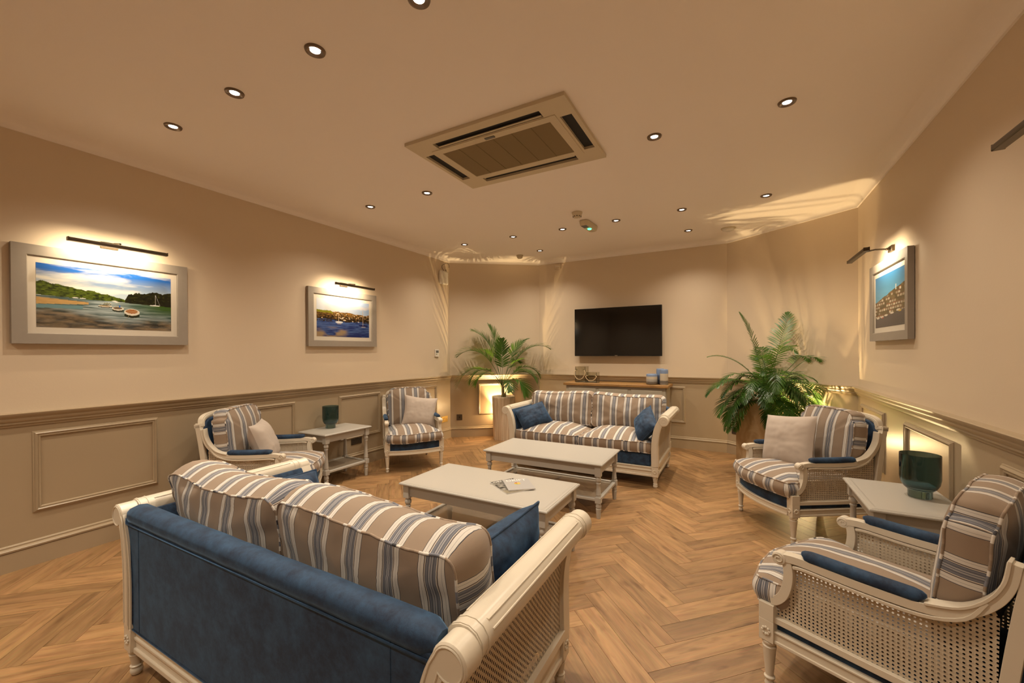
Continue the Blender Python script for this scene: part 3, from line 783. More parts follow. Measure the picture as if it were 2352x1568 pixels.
def town(X, Y):
    img = lerp(np.broadcast_to(srgb(90, 175, 215), X.shape+(3,)).copy(), np.broadcast_to(srgb(30, 115, 185), X.shape+(3,)), (Y-.5)*1.6)
    X = 1-X
    # hill rises to the viewer's right
    hl = .50+.24*(1-X)+.015*(fbm(X*18, X*0, 3, 5)-.5)*2; land = Y < hl; tx = fbm(X*30, Y*40, 4, 15)
    img[land] = lerp(np.broadcast_to(srgb(45, 42, 20), X.shape+(3,)), np.broadcast_to(srgb(125, 105, 65), X.shape+(3,)), (tx-.3)*1.8)[land]
    gx = np.floor(X*13+np.floor(Y*16)*.37); gy = np.floor(Y*16); r = np.sin(gx*12.9+gy*78.2)*43758.5; r = r-np.floor(r)
    fx = (X*13+gy*.37) % 1; fy = (Y*16) % 1
    h = land & (r > .38) & (fx > .12) & (fx < .86) & (fy < .62) & (Y > .2) & (Y < hl-.02); img[h] = lerp(np.broadcast_to(srgb(150, 130, 105), X.shape+(3,)), np.broadcast_to(srgb(232, 222, 200), X.shape+(3,)), r*1.3-.3)[h]
    rf = land & (r > .38) & (fx > .08) & (fx < .9) & (fy > .62) & (fy < .85) & (Y > .2) & (Y < hl-.01); img[rf] = lerp(np.broadcast_to(srgb(70, 60, 55), X.shape+(3,)), np.broadcast_to(srgb(160, 90, 60), X.shape+(3,)), r)[rf]
    wi = h & ((fx*6) % 1 < .35) & ((fy*4) % 1 < .5); img[wi] = srgb(60, 50, 45)
    wt = Y < .17+.10*(1-X); img[wt] = lerp(np.broadcast_to(srgb(30, 30, 50), X.shape+(3,)), np.broadcast_to(srgb(70, 70, 90), X.shape+(3,)), fbm(X*10, Y*50, 3, 2))[wt]
    for cx, cy in ((.9, .19), (.75, .20), (.6, .22), (.4, .24), (.2, .27)): ellipse(img, X, Y, cx, cy, .06, .018, srgb(225, 215, 200))
    ellipse(img, X, Y, .72, .18, .03, .012, srgb(190, 50, 50)); ellipse(img, X, Y, .15, .25, .05, .015, srgb(200, 170, 60))
    img[(abs(X-.27) < .012) & (Y > .64) & (Y < .74)] = srgb(235, 235, 225)
    return img
def inked(name, fn, wd, ht, mapf, mat, parent, nx, ny):
    xs = np.linspace(0, 1, nx+1); ys = np.linspace(0, 1, ny+1)
    vs = [mapf((x-.5)*wd, (y-.5)*ht) for y in ys for x in xs]
    fs = [(j*(nx+1)+i, j*(nx+1)+i+1, (j+1)*(nx+1)+i+1, (j+1)*(nx+1)+i) for j in range(ny) for i in range(nx)]
    me = bpy.data.meshes.new(name); me.from_pydata(vs, [], fs); me.materials.append(MATS[mat])
    Xc, Yc = np.meshgrid((np.arange(nx)+.5)/nx, (np.arange(ny)+.5)/ny)
    img = np.clip(fn(Xc, Yc), 0, 1)*.72; rgba = np.concatenate([img, np.ones(img.shape[:2]+(1,))], 2).reshape(-1)
    a = me.attributes.new('ink', 'FLOAT_COLOR', 'FACE'); a.data.foreach_set('color', rgba.astype(np.float32)); me.update()
    o = bpy.data.objects.new(name, me); C.objects.link(o); o.parent = parent; return o
def picture(y0, y1, side, fn, label, m_in=.10):
    zc = 1.645; hh = .30; yc = (y0+y1)/2; hw = (y1-y0)/2; X = XL if side < 0 else XR; s = -side  # s: direction into room
    t = thing('framed_picture', label, 'picture', (X, yc, zc), 0, 'framed harbour pictures')
    mpv = lambda a, b, c: (s*c, -s*a if False else (a if s > 0 else -a), b)  # a to viewer's right when looking at wall
    # viewer facing left wall (s=+1, wall at -X): viewer's right is +Y ; facing right wall: viewer's right is -Y
    D = .038; W = .065
    pts = [(-hw, -hh), (hw, -hh), (hw, hh), (-hw, hh)]
    P = [Vector(mpv(a, b, 0)) for a, b in pts]; nrm = Vector((s, 0, 0))
    mb = MB(); mb.sweep(P, [(0, .004), (0, D), (W-.004, D-.003), (W, D-.008), (W, .004)], closed=True, up=nrm); mb.build('frame', 'frame_taupe', t, smooth=20)
    mb = MB(); iw, ih = hw-W+.002, hh-W+.002
    mb.box(*sorted((s*.006, s*.022)), -iw, iw, -ih, ih); mb.build('mount', 'mount_card', t, smooth=20)
    pw, ph = iw-.038, ih-.040
    inked('print', fn, 2*pw, 2*ph, lambda a, b: mpv(a, b, .0228), 'print_ink', t, 300, 170)
    return t
def picture_light(yc, side, label, half=.2475):
    X = XL if side < 0 else XR; s = -side
    t = thing('picture_light', label, 'picture light', (X, yc, 2.015), 0, 'bronze picture lights')
    mb = MB(); mb.boxm(Matrix.Translation((s*.009, 0, 0)), .009, .045, .022); mb.box(*sorted((s*.018, s*.04)), -.012, .012, -.008, .008); mb.build('wall_plate', 'bronze', t, bevel=.003)
    mb = MB(); mb.tube([(s*.03, 0, 0), (s*.10, 0, .004), (s*.190, 0, -.010)], .006, 8); mb.build('arm', 'bronze', t)
    mb = MB(); vs = []
    # bar: shallow half-round hood open toward the wall and down
    mb.boxm(Matrix.Translation((s*.202, 0, -.024)) @ Matrix.Rotation(s*.30, 4, 'Y'), .019, half, .0035)
    mb.boxm(Matrix.Translation((s*.216, 0, -.032)), .0045, half, .009)
    mb.boxm(Matrix.Translation((s*.202, 0, -.0405)), .015, half, .0025)
    for q in (-1, 1): mb.boxm(Matrix.Translation((s*.202, q*half, -.031)), .018, .002, .012)
    mb.build('hood', 'bronze', t, bevel=.002)
    mb = MB(); mb.box(*sorted((s*.198, s*.202)), -half*.97, half*.97, -.038, -.030); mb.build('diffuser', 'strip_glow', t)
    l = bpy.data.lights.new('strip_light', 'AREA'); l.shape = 'RECTANGLE'; l.size = half*1.8; l.size_y = .018; l.energy = PIC_W; l.color = PIC_COL; l.spread = math.radians(140)
    lo = bpy.data.objects.new('strip_light', l); C.objects.link(lo); lo.parent = t
    d = Vector((-s*.86, 0, -.50)).normalized(); m = frameM((0, 0, 0), (0, -1, 0), d.cross(Vector((0, 1, 0))))
    lo.rotation_mode = 'QUATERNION'; lo.rotation_quaternion = m.to_quaternion(); lo.location = (s*.180, 0, -.036)
    return t
picture(.703, 1.585, -1, estuary, 'wide framed estuary photograph with rowing dinghies, at left edge')
picture(2.608, 3.488, -1, harbour, 'framed blue harbour photograph with moored yachts, on left wall past the dinghy one')
picture(3.545, 4.40, 1, town, 'framed hillside town photograph with bright blue sky, on right wall')
picture_light(1.144, -1, 'bronze bar light above the wide dinghy photograph')
picture_light(3.050, -1, 'bronze bar light above the moored yachts photograph')
picture_light(3.972, 1, 'bronze bar light seen from its end above the hillside town photograph')
picture_light(1.83, 1, 'bronze bar light end cut off by the right edge')

# ------------------------------------------------------------------ wall fittings
def wallbox(name, label, cat, loc, nrm, w_, h_, d_, mat, parts=(), bevel=.004):
    """box on wall facing nrm; parts = (name, mat, x0,x1,z0,z1, depth)"""
    nrm = Vector(nrm).normalized(); t = thing(name, label, cat, loc); xa = Vector((0, 0, 1)).cross(nrm)
    m = frameM((0, 0, 0), xa, (0, 0, 1))
    f = lambda x0, x1, z0, z1, a, b: m @ Matrix.Translation(((x0+x1)/2, (z0+z1)/2, (a+b)/2))
    mb = MB(); mb.boxm(f(-w_/2, w_/2, -h_/2, h_/2, 0, d_), w_/2, h_/2, d_/2); mb.build('plate' if d_ < .02 else 'casing', mat, t, bevel=bevel)
    for nm, mt, x0, x1, z0, z1, dd in parts:
        mb = MB(); mb.boxm(f(x0, x1, z0, z1, d_-.001, d_+dd), (x1-x0)/2, (z1-z0)/2, (dd+.001)/2); mb.build(nm, mt, t)
    return t
def sockets(name, label, loc, nrm, mat):
    ps = []
    for sx in (-1, 1):
        for (a, b, c, d) in ((-.003, .003, .004, .013), (-.014, -.007, -.014, -.009), (.007, .014, -.014, -.009)):
            ps.append(('pin_hole', 'black_slot', sx*.037+a, sx*.037+b, c-.004, d-.004, .0006))
        ps.append(('rocker', 'dark_nickel' if mat != 'brass' else 'brass', sx*.012-.006, sx*.012+.006, .014, .030, .004))
    return wallbox(name, label, 'socket', loc, nrm, .146, .086, .006, mat, ps, .002)
sockets('wall_socket', 'brass double socket on left wall beside the armchair near the palm', (XL+.004, 4.80, .292), (1, 0, 0), 'brass')
sockets('wall_socket', 'dark double socket on left wall seen between the side table legs', (XL+.004, 3.21, .290), (1, 0, 0), 'dark_nickel')
nl = Vector((0, 0, 1)).cross(Vector((XL-XA, YC-YB, 0)).normalized())
wl = lambda t: (XL+(XA-XL)*t+nl.x*.004, YC+(YB-YC)*t+nl.y*.004)
x_, y_ = wl(.10)
wallbox('cable_outlet', 'dark square outlet plate low on the angled wall left of the fluted planter', 'socket', (x_, y_, .296), nl, .086, .086, .006, 'dark_nickel', [('aperture', 'black_slot', -.009, .009, -.014, .014, .0008)], .002)
nr = Vector((0, 0, 1)).cross(Vector((XB-XR, YB-YC, 0)).normalized())
wallbox('cable_outlet', 'dark square outlet plate low on the angled wall beside the stone planter', 'socket', (XB+.085+nr.x*.004, YB-.065+nr.y*.004, .292), nr, .086, .086, .006, 'dark_nickel', [('aperture', 'black_slot', -.009, .009, -.014, .014, .0008)], .002)
wallbox('thermostat', 'white wall thermostat with grey display above the left dado rail', 'thermostat', (XL, 4.63, 1.262), (1, 0, 0), .085, .105, .018, 'white_plastic', [('display', 'grey_plastic', -.03, .03, .005, .038, .001), ('button', 'chrome', -.03, -.002, -.022, -.008, .001)])
wr = wallbox('wireless_router', 'white box mounted high in the corner with a looping black cable', 'wireless router', (XL, 4.78, 2.362), (1, -.0, 0), .185, .20, .045, 'white_plastic', [('button', 'black_slot', .02, .024, -.012, -.008, .001)], .02)
MB().tube(smoothpath([(.03, .0, .095), (.02, -.03, .14), (.03, -.03, .18), (.05, .05, .215), (.03, .12, .20), (.012, .14, .17)], 6), .003, 6).build('cable', 'cable', wr)
MB().tube(smoothpath([(.03, .03, .095), (.03, .045, .125), (.03, .06, .095)], 5), .003, 6).build('cable', 'cable', wr)
wallbox('wall_sensor', 'small white box high on the back wall near the left corner', 'sensor', (-2.365, YB, 2.56), (0, -1, 0), .10, .075, .02, 'wall_paint', [('seam', 'white_plastic', -.04, .04, -.004, .004, .001)])

# ------------------------------------------------------------------ television
tv = thing('television', 'black flat screen television mounted on the back wall', 'television', (-1.462, 5.70, 1.547))
mb = MB(); mb.box(-.605, .605, -.012, .030, -.340, .340); mb.build('casing', 'tv_plastic', tv, bevel=.004)
mb = MB(); mb.box(-.596, .596, -.0145, -.011, -.325, .332); mb.build('screen', 'tv_glass', tv, smooth=20)
mb = MB(); mb.box(-.018, .018, -.0150, -.012, -.336, -.329); mb.build('badge', 'chrome', tv)
mb = MB(); mb.box(-.22, .22, .030, .088, -.2, .2); mb.build('wall_bracket', 'black_slot', tv)

# ------------------------------------------------------------------ sideboard
sb = thing('sideboard', 'taupe painted sideboard with honey oak top and three drawers', 'sideboard', (-1.425, 5.545, 0))
mb = MB(); mb.box(-.655, .655, -.17, .20, .09, .81); mb.build('carcass', 'sideboard_paint', sb, bevel=.003)
mb = MB(); mb.box(-.67, .67, -.185, .205, 0, .085); mb.sweep([(.655, .20, .085), (.655, -.17, .085), (-.655, -.17, .085), (-.655, .20, .085)], [(0, 0), (-.015, 0), (-.010, .015), (0, .025)], up=(0, 0, 1)); mb.build('plinth', 'cream_wood', sb, bevel=.003)
mb = MB(); mb.box(-.69, .69, -.195, .215, .81, .845); o = mb.build('oak_top', 'oak_top', sb, bevel=.005)
uvl = o.data.uv_layers[0]
for lp in o.data.loops: v = o.data.vertices[lp.vertex_index].co; uvl.data[lp.index].uv = (v.x, v.y+v.z)
for k in (-1, 0, 1):
    x = k*.425
    mb = MB(); mb.box(x-.19, x+.19, -.178, -.168, .62, .775); dr = mb.build('drawer', 'sideboard_paint', sb, bevel=.003)
    mb = MB(); mb.tube(smoothpath([(x-.055, -.178, .70), (x-.05, -.198, .70), (x, -.205, .694), (x+.05, -.198, .70), (x+.055, -.178, .70)], 5), .005, 8); mb.build('handle', 'chrome', dr)
    mb = MB(); mb.box(x-.19, x+.19, -.178, -.168, .12, .60); dd = mb.build('door', 'sideboard_paint', sb, bevel=.003)
    mb = MB(); mb.lathe([(.005, -.20), (.016, -.197), (.016, -.190), (.006, -.184), (.006, -.178)], c=(x+.15, 0, .5), axis='y', n=16); mb.build('knob', 'chrome', dd)
    mb = MB(); mb.sweep([(x-.15, -.178, .16), (x+.15, -.178, .16), (x+.15, -.178, .56), (x-.15, -.178, .56)], [(0, 0), (0, .006), (.01, .004), (.012, 0)], closed=True, up=(0, -1, 0)); mb.build('door_moulding', 'sideboard_paint', dd)
mb = MB(); mb.box(.655, .662, -.15, -.12, .12, .80); mb.box(.655, .662, .15, .18, .12, .80); mb.box(.655, .662, -.12, .15, .12, .16); mb.box(.655, .662, -.12, .15, .76, .80); mb.build('side_panel', 'sideboard_paint', sb, bevel=.002)
def jar(name, label, x, y, r, h, mat):
    mb = MB(); mb.lathe([(r*.86, 0), (r*.97, .006), (r, .02), (r, h-.02), (r*.97, h-.006), (r*.9, h), (r*.82, h-.003), (r*.80, h-.03), (r*.5, h-.035)], n=36, uvs=True)
    o = mb.build(name, mat, smooth=50); o.location = (x, y, .8455); return tag(o, label, 'jar', 'banded pottery jars on the sideboard')
jar('pottery_jar', 'short wide blue and cream banded pottery jar on the oak top', -.955, 5.50, .070, .135, 'jar_short')
jar('pottery_jar', 'tall slim blue, cream and grey banded jar nearest the sideboard end', -.800, 5.46, .050, .198, 'jar_tall')
jar('pottery_jar', 'tall dark blue jar half hidden behind the banded ones', -.866, 5.594, .050, .200, 'jar_blue')
def lantern(label, x, y, w_, h_):
    t = thing('rope_lantern', label, 'lantern', (x, y, .8455), 0, 'rope-handled lanterns on the sideboard')
    for a, b, c, d in ((-1, 1, -1, -.93), (-1, 1, .93, 1), (-1, -.93, -.93, .93), (.93, 1, -.93, .93)):
        mb = MB(); q = w_/2; mb.box(a*q, b*q, c*q, d*q, 0.002, h_); mb.build('glass_side', 'smoked_glass', t, smooth=20)
    mb = MB(); mb.box(-w_/2, w_/2, -w_/2, w_/2, 0, .010); mb.build('base', 'driftwood', t, smooth=20)
    q = w_/2
    for sx in (-1, 1):
        mb = MB(); mb.lathe([(.010, -.012), (.011, 0), (.004, .006)], c=(sx*q*.72, -q, h_-.045), axis='y', n=10); mb.build('rope_knot', 'stem', t)
    pts = [(-q*.72, -q-.005, h_-.045), (-q*1.1, -q-.03, h_*.60), (-q*.6, -q-.04, h_*.28), (0, -q-.045, h_*.20), (q*.6, -q-.04, h_*.28), (q*1.1, -q-.03, h_*.60), (q*.72, -q-.005, h_-.045)]
    mb = MB(); mb.tube(smoothpath(pts, 6), .005, 8); mb.build('rope_handle', 'rope', t)
lantern('taller glass box lantern with rope handle on the sideboard left end', -1.90, 5.52, .145, .220)
lantern('shorter glass box lantern with rope handle, right of the taller one', -1.745, 5.54, .140, .140)

# ------------------------------------------------------------------ tables
def turned(mb, x, y, prof, n=18): mb.lathe(prof, c=(x, y, 0), n=n)
def table(name, label, cat, cx, cy, hw, hd, H, apr, zs, group, mid=False):
    t = thing(name, label, cat, (cx, cy, 0), 0, group); ins = .042
    mb = MB(); mb.sweep([(-hw, -hd, H), (hw, -hd, H), (hw, hd, H), (-hw, hd, H)], [(.03, 0), (.012, 0), (.010, -.0025), (.005, -.003), (.001, -.007), (0, -.013), (.006, -.018), (.014, -.021), (.03, -.021)], closed=True)
    mb.box(-hw+.029, hw-.029, -hd+.029, hd-.029, H-.021, H)
    mb.build('table_top', 'table_white', t, smooth=30)
    for sx in (-1, 1):
        for sy in (-1, 1):
            x, y = sx*(hw-ins), sy*(hd-ins); mb = MB(); q = .023
            mb.box(x-q, x+q, y-q, y+q, H-.021-apr-.012, H-.021)
            zt_ = H-.021-apr-.012; b = zs+.022
            pr = [(.020, zt_), (.016, zt_-.006), (.020, zt_-.014), (.0225, zt_-.026), (.020, zt_-.038), (.013, zt_-.046), (.018, zt_-.052), (.018, zt_-.056), (.014, zt_-.062)]
            rem = (zt_-.062)-b
            if rem > .06: pr += [(.0155, zt_-.062-rem*.35), (.019, zt_-.062-rem*.7), (.021, b+.016), (.016, b+.010), (.021, b+.005), (.020, b)]
            else: pr += [(.019, b+.012), (.020, b)]
            mb.lathe(pr[::-1], c=(x, y, 0), n=18); mb.box(x-q*.96, x+q*.96, y-q*.96, y+q*.96, zs-.024, zs+.022)
            mb.lathe([(.015, 0), (.0165, .02), (.020, .065), (.021, .075), (.014, .080), (.021, .086), (.022, .094), (.018, zs-.024)] if zs > .12 else [(.015, 0), (.018, zs-.024)], c=(x, y, 0), n=18)
            mb.build('leg', 'table_white', t, bevel=.002, smooth=40)
    for sy in (-1, 1):
        y = sy*(hd-ins); mb = MB(); mb.box(-(hw-ins)+.023, (hw-ins)-.023, y-.010, y+.010, H-.021-apr, H-.0205); mb.build('apron', 'table_white', t, smooth=20)
        mb = MB(); mb.box(-(hw-ins)+.02, (hw-ins)-.02, y-.016, y+.016, zs-.010, zs+.012); mb.build('shelf_rail', 'table_white', t, bevel=.004)
    for sx in (-1, 1):
        x = sx*(hw-ins); mb = MB(); mb.box(x-.010, x+.010, -(hd-ins)+.023, (hd-ins)-.023, H-.021-apr, H-.0205); mb.build('apron', 'table_white', t, smooth=20)
        mb = MB(); mb.box(x-.016, x+.016, -(hd-ins)+.02, (hd-ins)-.02, zs-.010, zs+.012); mb.build('shelf_rail', 'table_white', t, bevel=.004)
    a, b = hw-ins-.014, hd-ins-.014
    mb = MB(); mb.add([(-a, -b, zs+.004), (a, -b, zs+.004), (a, b, zs+.004), (-a, b, zs+.004)], [(0, 1, 2, 3)], [[(-a, -b), (a, -b), (a, b), (-a, b)]]); mb.build('cane_shelf', 'cane_shelf', t, smooth=20)
    if mid:
        mb = MB(); mb.box(-.008, .008, -b, b, zs-.012, zs-.001); mb.build('shelf_rail', 'table_white', t)
    return t
table('coffee_table', 'long white coffee table with two magazines on it', 'table', -1.417, 2.265, .530, .265, .427, .072, .142, 'white coffee tables with cane shelves', True)
table('coffee_table', 'long white coffee table with a bare top, before the far sofa', 'table', -1.415, 3.292, .530, .275, .427, .072, .142, 'white coffee tables with cane shelves', True)
table('side_table', 'small white side table with dark glass vase against the left wall', 'table', -3.545, 2.775, .200, .278, .515, .062, .150, 'white side tables')
table('side_table', 'small white side table with large teal glass vase, right wall', 'table', .757, 2.835, .197, .285, .515, .062, .150, 'white side tables')

def vase(label, x, y, r, h):
    prof = [(r*.56, 0), (r*.60, .004), (r*.60, h*.16), (r*.63, h*.175), (r*.80, h*.23), (r*.94, h*.33), (r*1.0, h*.46), (r*1.0, h), (r*.965, h+.0005), (r*.95, h-.002), (r*.95, h*.46), (r*.88, h*.33), (r*.72, h*.24), (r*.50, h*.20), (r*.02, h*.195)]
    mb = MB(); mb.lathe(prof, n=48); mb.f = mb.f[:-1]; mb.uv = mb.uv[:-1]
    o = mb.build('glass_vase', 'teal_glass', smooth=50); o.location = (x, y, .5155); return tag(o, label, 'vase', 'teal glass vases')
vase('large footed teal glass vase on the right side table', .832, 2.868, .080, .222)
vase('dark teal glass vase on the side table by the left wall', -3.615, 2.765, .078, .222)

# ------------------------------------------------------------------ magazines
def cover_dark(X, Y):
    n = fbm(X*7, Y*9, 5, 77); g = np.clip((n-.35)*1.6, .02, .8)
    img = np.stack([g*.75, g*.70, g*.62], 2); m = (Y < .22); img[m] = np.array([.42, .36, .25])*(.6+.6*n[m][:, None])
    img[(Y > .86)] = img[(Y > .86)]*.4; return img
def textobj(body, size, mat, parent, loc, rz, ext=.0002):
    c = bpy.data.curves.new('text', 'FONT'); c.body = body; c.size = size; c.extrude = ext; c.align_x = 'CENTER'; c.resolution_u = 3
    to = bpy.data.objects.new('tmp', c); C.objects.link(to); dg = bpy.context.evaluated_depsgraph_get(); me = bpy.data.meshes.new_from_object(to.evaluated_get(dg))
    bpy.data.objects.remove(to); me.materials.clear(); me.materials.append(MATS[mat])
    o = bpy.data.objects.new('title', me); C.objects.link(o); o.parent = parent; o.location = loc; o.rotation_euler = (0, 0, rz); return o
mg = thing('magazine', 'dark-covered magazine lying partly under the pale grey one', 'magazine', (-1.257, 2.268, .4275), math.atan2(.146, .096))
mb = MB(); mb.box(-.0875, .0875, -.122, .122, 0, .0045); mb.build('pages', 'paper', mg, smooth=20)
inked('cover', cover_dark, .175, .244, lambda a, b: (a, b, .0051), 'magazine_cover', mg, 60, 80)
textobj('CORNWALL', .034, 'magazine_white', mg, (0, .091, .0053), 0)
mg = thing('magazine', 'pale grey magazine with yellow round emblem, lying on top', 'magazine', (-1.215, 2.297, .4335), math.atan2(.107, .125))
mb = MB(); mb.box(-.083, .083, -.103, .103, 0, .0055); mb.build('pages', 'paper', mg, smooth=20)
mb = MB(); mb.box(-.0838, .0838, -.1038, .1038, .0055, .0062); mb.build('cover', 'magazine_grey', mg, smooth=20)
textobj('DRIFT', .050, 'magazine_white', mg, (.0, .058, .0064), 0)
for a0, mt in ((.2, 'magazine_yellow'), (1.5, 'magazine_red'), (2.3, 'magazine_yellow'), (3.6, 'magazine_green'), (4.9, 'magazine_yellow')):
    mb = MB(); vs = [(0, 0, .0065)]+[(.021*math.cos(a0+k*.18)-.004, .021*math.sin(a0+k*.18)+.012, .0066) for k in range(7)]; vs[0] = (-.004, .012, .0066)
    mb.add(vs, [tuple(range(8))]); mb.build('emblem', mt, mg)

# ------------------------------------------------------------------ armchair
def armchair(label, loc, rz):
    t = thing('armchair', label, 'armchair', loc, rz, 'striped cane-sided armchairs')
    xs = lambda y: .290+(.272-.290)*max(0, min(1, -y/.62))
    for s in (-1, 1):
        # front leg with rosette block
        mb = MB(); x = s*.288; y = -.012
        mb.lathe([(.012, 0), (.015, .004), (.017, .014), (.013, .024), (.012, .028), (.018, .034), (.019, .040), (.0135, .046), (.0225, .150), (.024, .158), (.017, .163), (.025, .170), (.026, .178), (.022, .183)], c=(x, y, 0), n=24, flute=0)
        mb.box(x-.026, x+.026, y-.026, y+.026, .182, .262)
        for k in range(8):
            a = 2*PI*k/8; mb.lathe([(.0065, y+.026), (.004, y+.031)], c=(x+.012*math.cos(a), 0, .222+.012*math.sin(a)), axis='y', n=8)
            mb.lathe([(.0065, .026), (.004, .031)] if s > 0 else [(.004, -.031), (.0065, -.026)], c=(x, y+.012*math.cos(a), .222+.012*math.sin(a)), axis='x', n=8)
        mb.build('leg', 'cream_wood', t, smooth=40, bevel=.0015)
        # rear leg
        mb = MB(); pts = [(s*.235, -.625, 0), (s*.240, -.59, .09), (s*.258, -.575, .19), (s*.268, -.572, .26)]
        mb.tube(pts, [.014, .019, .024, .026], 10); mb.build('leg', 'cream_wood', t, smooth=40)
        # side frame
        fm = lambda a, b, c, s=s: (s*(xs(a)+c), a, b)
        af = MB()
        up = smoothpath([(-.012, .258), (-.012, .330), (-.040, .342), (-.066, .372), (-.082, .42), (-.086, .47), (-.080, .505)], 4)
        af.box(*sorted((s*.262, s*.314)), -.038, .014, .262, .325)
        af.ribbon(up[6:], .013, .018, fm, .017)
        arm = smoothpath([(-.048, .512), (-.090, .520), (-.14, .522), (-.28, .517), (-.43, .522), (-.51, .545), (-.565, .595), (-.596, .655), (-.608, .722)], 5)
        af.ribbon(arm, .014, .014, fm, .019)
        af.ribbon(smoothpath([(-.44, .538), (-.51, .560), (-.560, .606), (-.590, .665), (-.600, .728)], 5), .004, .004, fm, .023)
        post = smoothpath([(-.578, .20), (-.597, .40), (-.618, .58), (-.636, .70), (-.646, .752)], 4)
        af.ribbon(post, .016, .017, fm, .017)
        # scroll tip
        af.lathe([(.021, -.020), (.024, -.017), (.024, .017), (.021, .020)], c=(s*(.290), -.054, .510), axis='x', n=20)
        for sd in (-1, 1):
            sp = [(s*.290+sd*.021, -.054+(.019-.0155*k/16)*math.cos(k*.55), .510+(.019-.0155*k/16)*math.sin(k*.55)) for k in range(17)]
            af.tube(sp, .0025, 6)
        # cane surround, top mould line
        af.ribbon(smoothpath([(-.03, .270), (-.30, .268), (-.565, .268)], 3), .011, .011, fm, .015)
        af.ribbon(smoothpath([(-.10, .495), (-.14, .500), (-.28, .495), (-.43, .500), (-.52, .535), (-.56, .60)], 4), .005, .005, fm, .022)
        a_o = af.build('arm_frame', 'cream_wood', t, smooth=40, bevel=.003)
        cp = [(-.028, .275), (-.030, .315), (-.055, .345), (-.080, .385), (-.093, .43), (-.096, .50), (-.28, .505), (-.43, .510), (-.50, .535), (-.56, .60), (-.58, .56), (-.575, .275)]
        mb = MB(); mb.add([fm(a, b, -.002) for a, b in cp], [tuple(range(len(cp)))], [[(a, b) for a, b in cp]]); mb.build('cane_panel', 'cane', a_o, smooth=20, recalc=False)
        mb = MB(); mb.tube(smoothpath([(s*xs(-.14), -.132, .543), (s*xs(-.15), -.150, .545), (s*xs(-.28), -.28, .544), (s*xs(-.40), -.412, .545), (s*xs(-.43), -.430, .543)], 5), [.010, .015, .018, .020, .021]+[.0225]*11+[.021, .020, .018, .015, .010], 12)
        mb.build('arm_pad', 'blue_velvet', t, smooth=180)
        # side seat rail
        mb = MB(); mb.ribbon([(-.03, .207), (-.57, .207)], .022, .022, fm, .014); mb.ribbon([(-.03, .190), (-.57, .190)], .006, .006, fm, .019); mb.ribbon([(-.03, .226), (-.57, .226)], .004, .004, fm, .018)
        mb.build('seat_rail', 'cream_wood', t, bevel=.002)
    bow = [(x, .006+.045*(1-(x/.27)**2)) for x in [-.27+.54*k/14 for k in range(15)]]
    mb = MB(); mb.ribbon(bow, .014, .014, lambda a, b, c: (a, b, .207+c), .022); mb.ribbon(bow, .019, .010, lambda a, b, c: (a, b, .190+c), .006); mb.ribbon(bow, .018, .010, lambda a, b, c: (a, b, .226+c), .004)
    mb.build('seat_rail', 'cream_wood', t, bevel=.002)
    mb = MB(); mb.box(-.25, .25, -.60, -.565, .185, .25); mb.build('seat_rail', 'cream_wood', t, bevel=.003)
    # upholstered deck
    dk = [(-.270, -.57), (.270, -.57), (.284, -.03)]+[(p[0], p[1]) for p in bow[::-1]]+[(-.284, -.03)]
    dk = roundpoly(dk, .01, 2)
    mb = MB(); mb.prism([(a*1.0, b) for a, b in dk], ident, .200, .305); mb.build('seat_deck', 'blue_velvet', t, bevel=.012, smooth=60)
    # back frame
    lean = lambda z: -.582-(z-.2)*.115
    fb = lambda a, b, c: (a, lean(b)+c, b)
    mb = MB()
    crest = []
    half = smoothpath([(.280, .752), (.258, .748), (.240, .745), (.236, .762), (.226, .788), (.190, .805), (.12, .814), (0, .818)], 4)
    full = half+[(-a, b) for a, b in half[::-1][1:]]
    mb.ribbon(full, .015, .016, fb, .016)
    mb.ribbon(full, .005, .009, fb, .021)
    for s in (-1, 1): mb.boxm(Matrix.Translation((s*.272, -.646, .748)) @ Matrix.Rotation(.1, 4, 'X'), .017, .019, .013)
    mb.build('back_frame', 'cream_wood', t, smooth=40, bevel=.003)
    mb = MB(); mb.ribbon([(.26, .27), (-.26, .27)], .02, .02, fb, .018); mb.build('back_rail', 'cream_wood', t, bevel=.003)
    bp = [(-.255, .245), (.255, .245), (.262, .72), (.235, .735), (.222, .77), (.18, .793), (.0, .803), (-.18, .793), (-.222, .77), (-.235, .735), (-.262, .72)]
    mb = MB(); mb.prism(roundpoly(bp, .012, 2), fb, -.024, .026); mb.build('back_panel', 'blue_velvet', t, bevel=.01, smooth=60)
    # seat cushion
    so = [(-.252, -.50), (.252, -.50), (.258, -.075), (.284, -.06), (.292, .030)]+[(x, .035+.055*(1-(x/.28)**2)) for x in [.24, .16, .08, 0, -.08, -.16, -.24]]+[(-.292, .030), (-.284, -.06), (-.258, -.075)]
    cushion('seat_cushion', roundpoly(so, .022, 3), .092, .060, lambda a, b, c: (a, b+c*.05, .357+c+.012*b), t, phase=.149*.21, seed=rz*3, P2=.0, pw=3.0, center=(0, -.22), bulge=.020)
    bo = [(-.225, .425), (.225, .425), (.240, .60), (.242, .780), (.212, .786), (.206, .830), (.165, .846), (0, .852), (-.165, .846), (-.206, .830), (-.212, .786), (-.242, .780), (-.240, .60)]
    bl_ = lambda a, b, c: (a, -.497-(b-.55)*.13+c, b+c*.10)
    cushion('back_cushion', roundpoly(bo, .013, 3), .092, .036, bl_, t, phase=.149*.21, seed=rz*3+5, P2=.032, pw=3.0, center=(0, .62))
    return t
CH = {'C1': (-3.067, 2.112, -56.5), 'C2': (-3.069, 3.401, -129.7), 'C3': (.168, 3.491, 121.1), 'C4': (.236, 2.092, 61.2)}
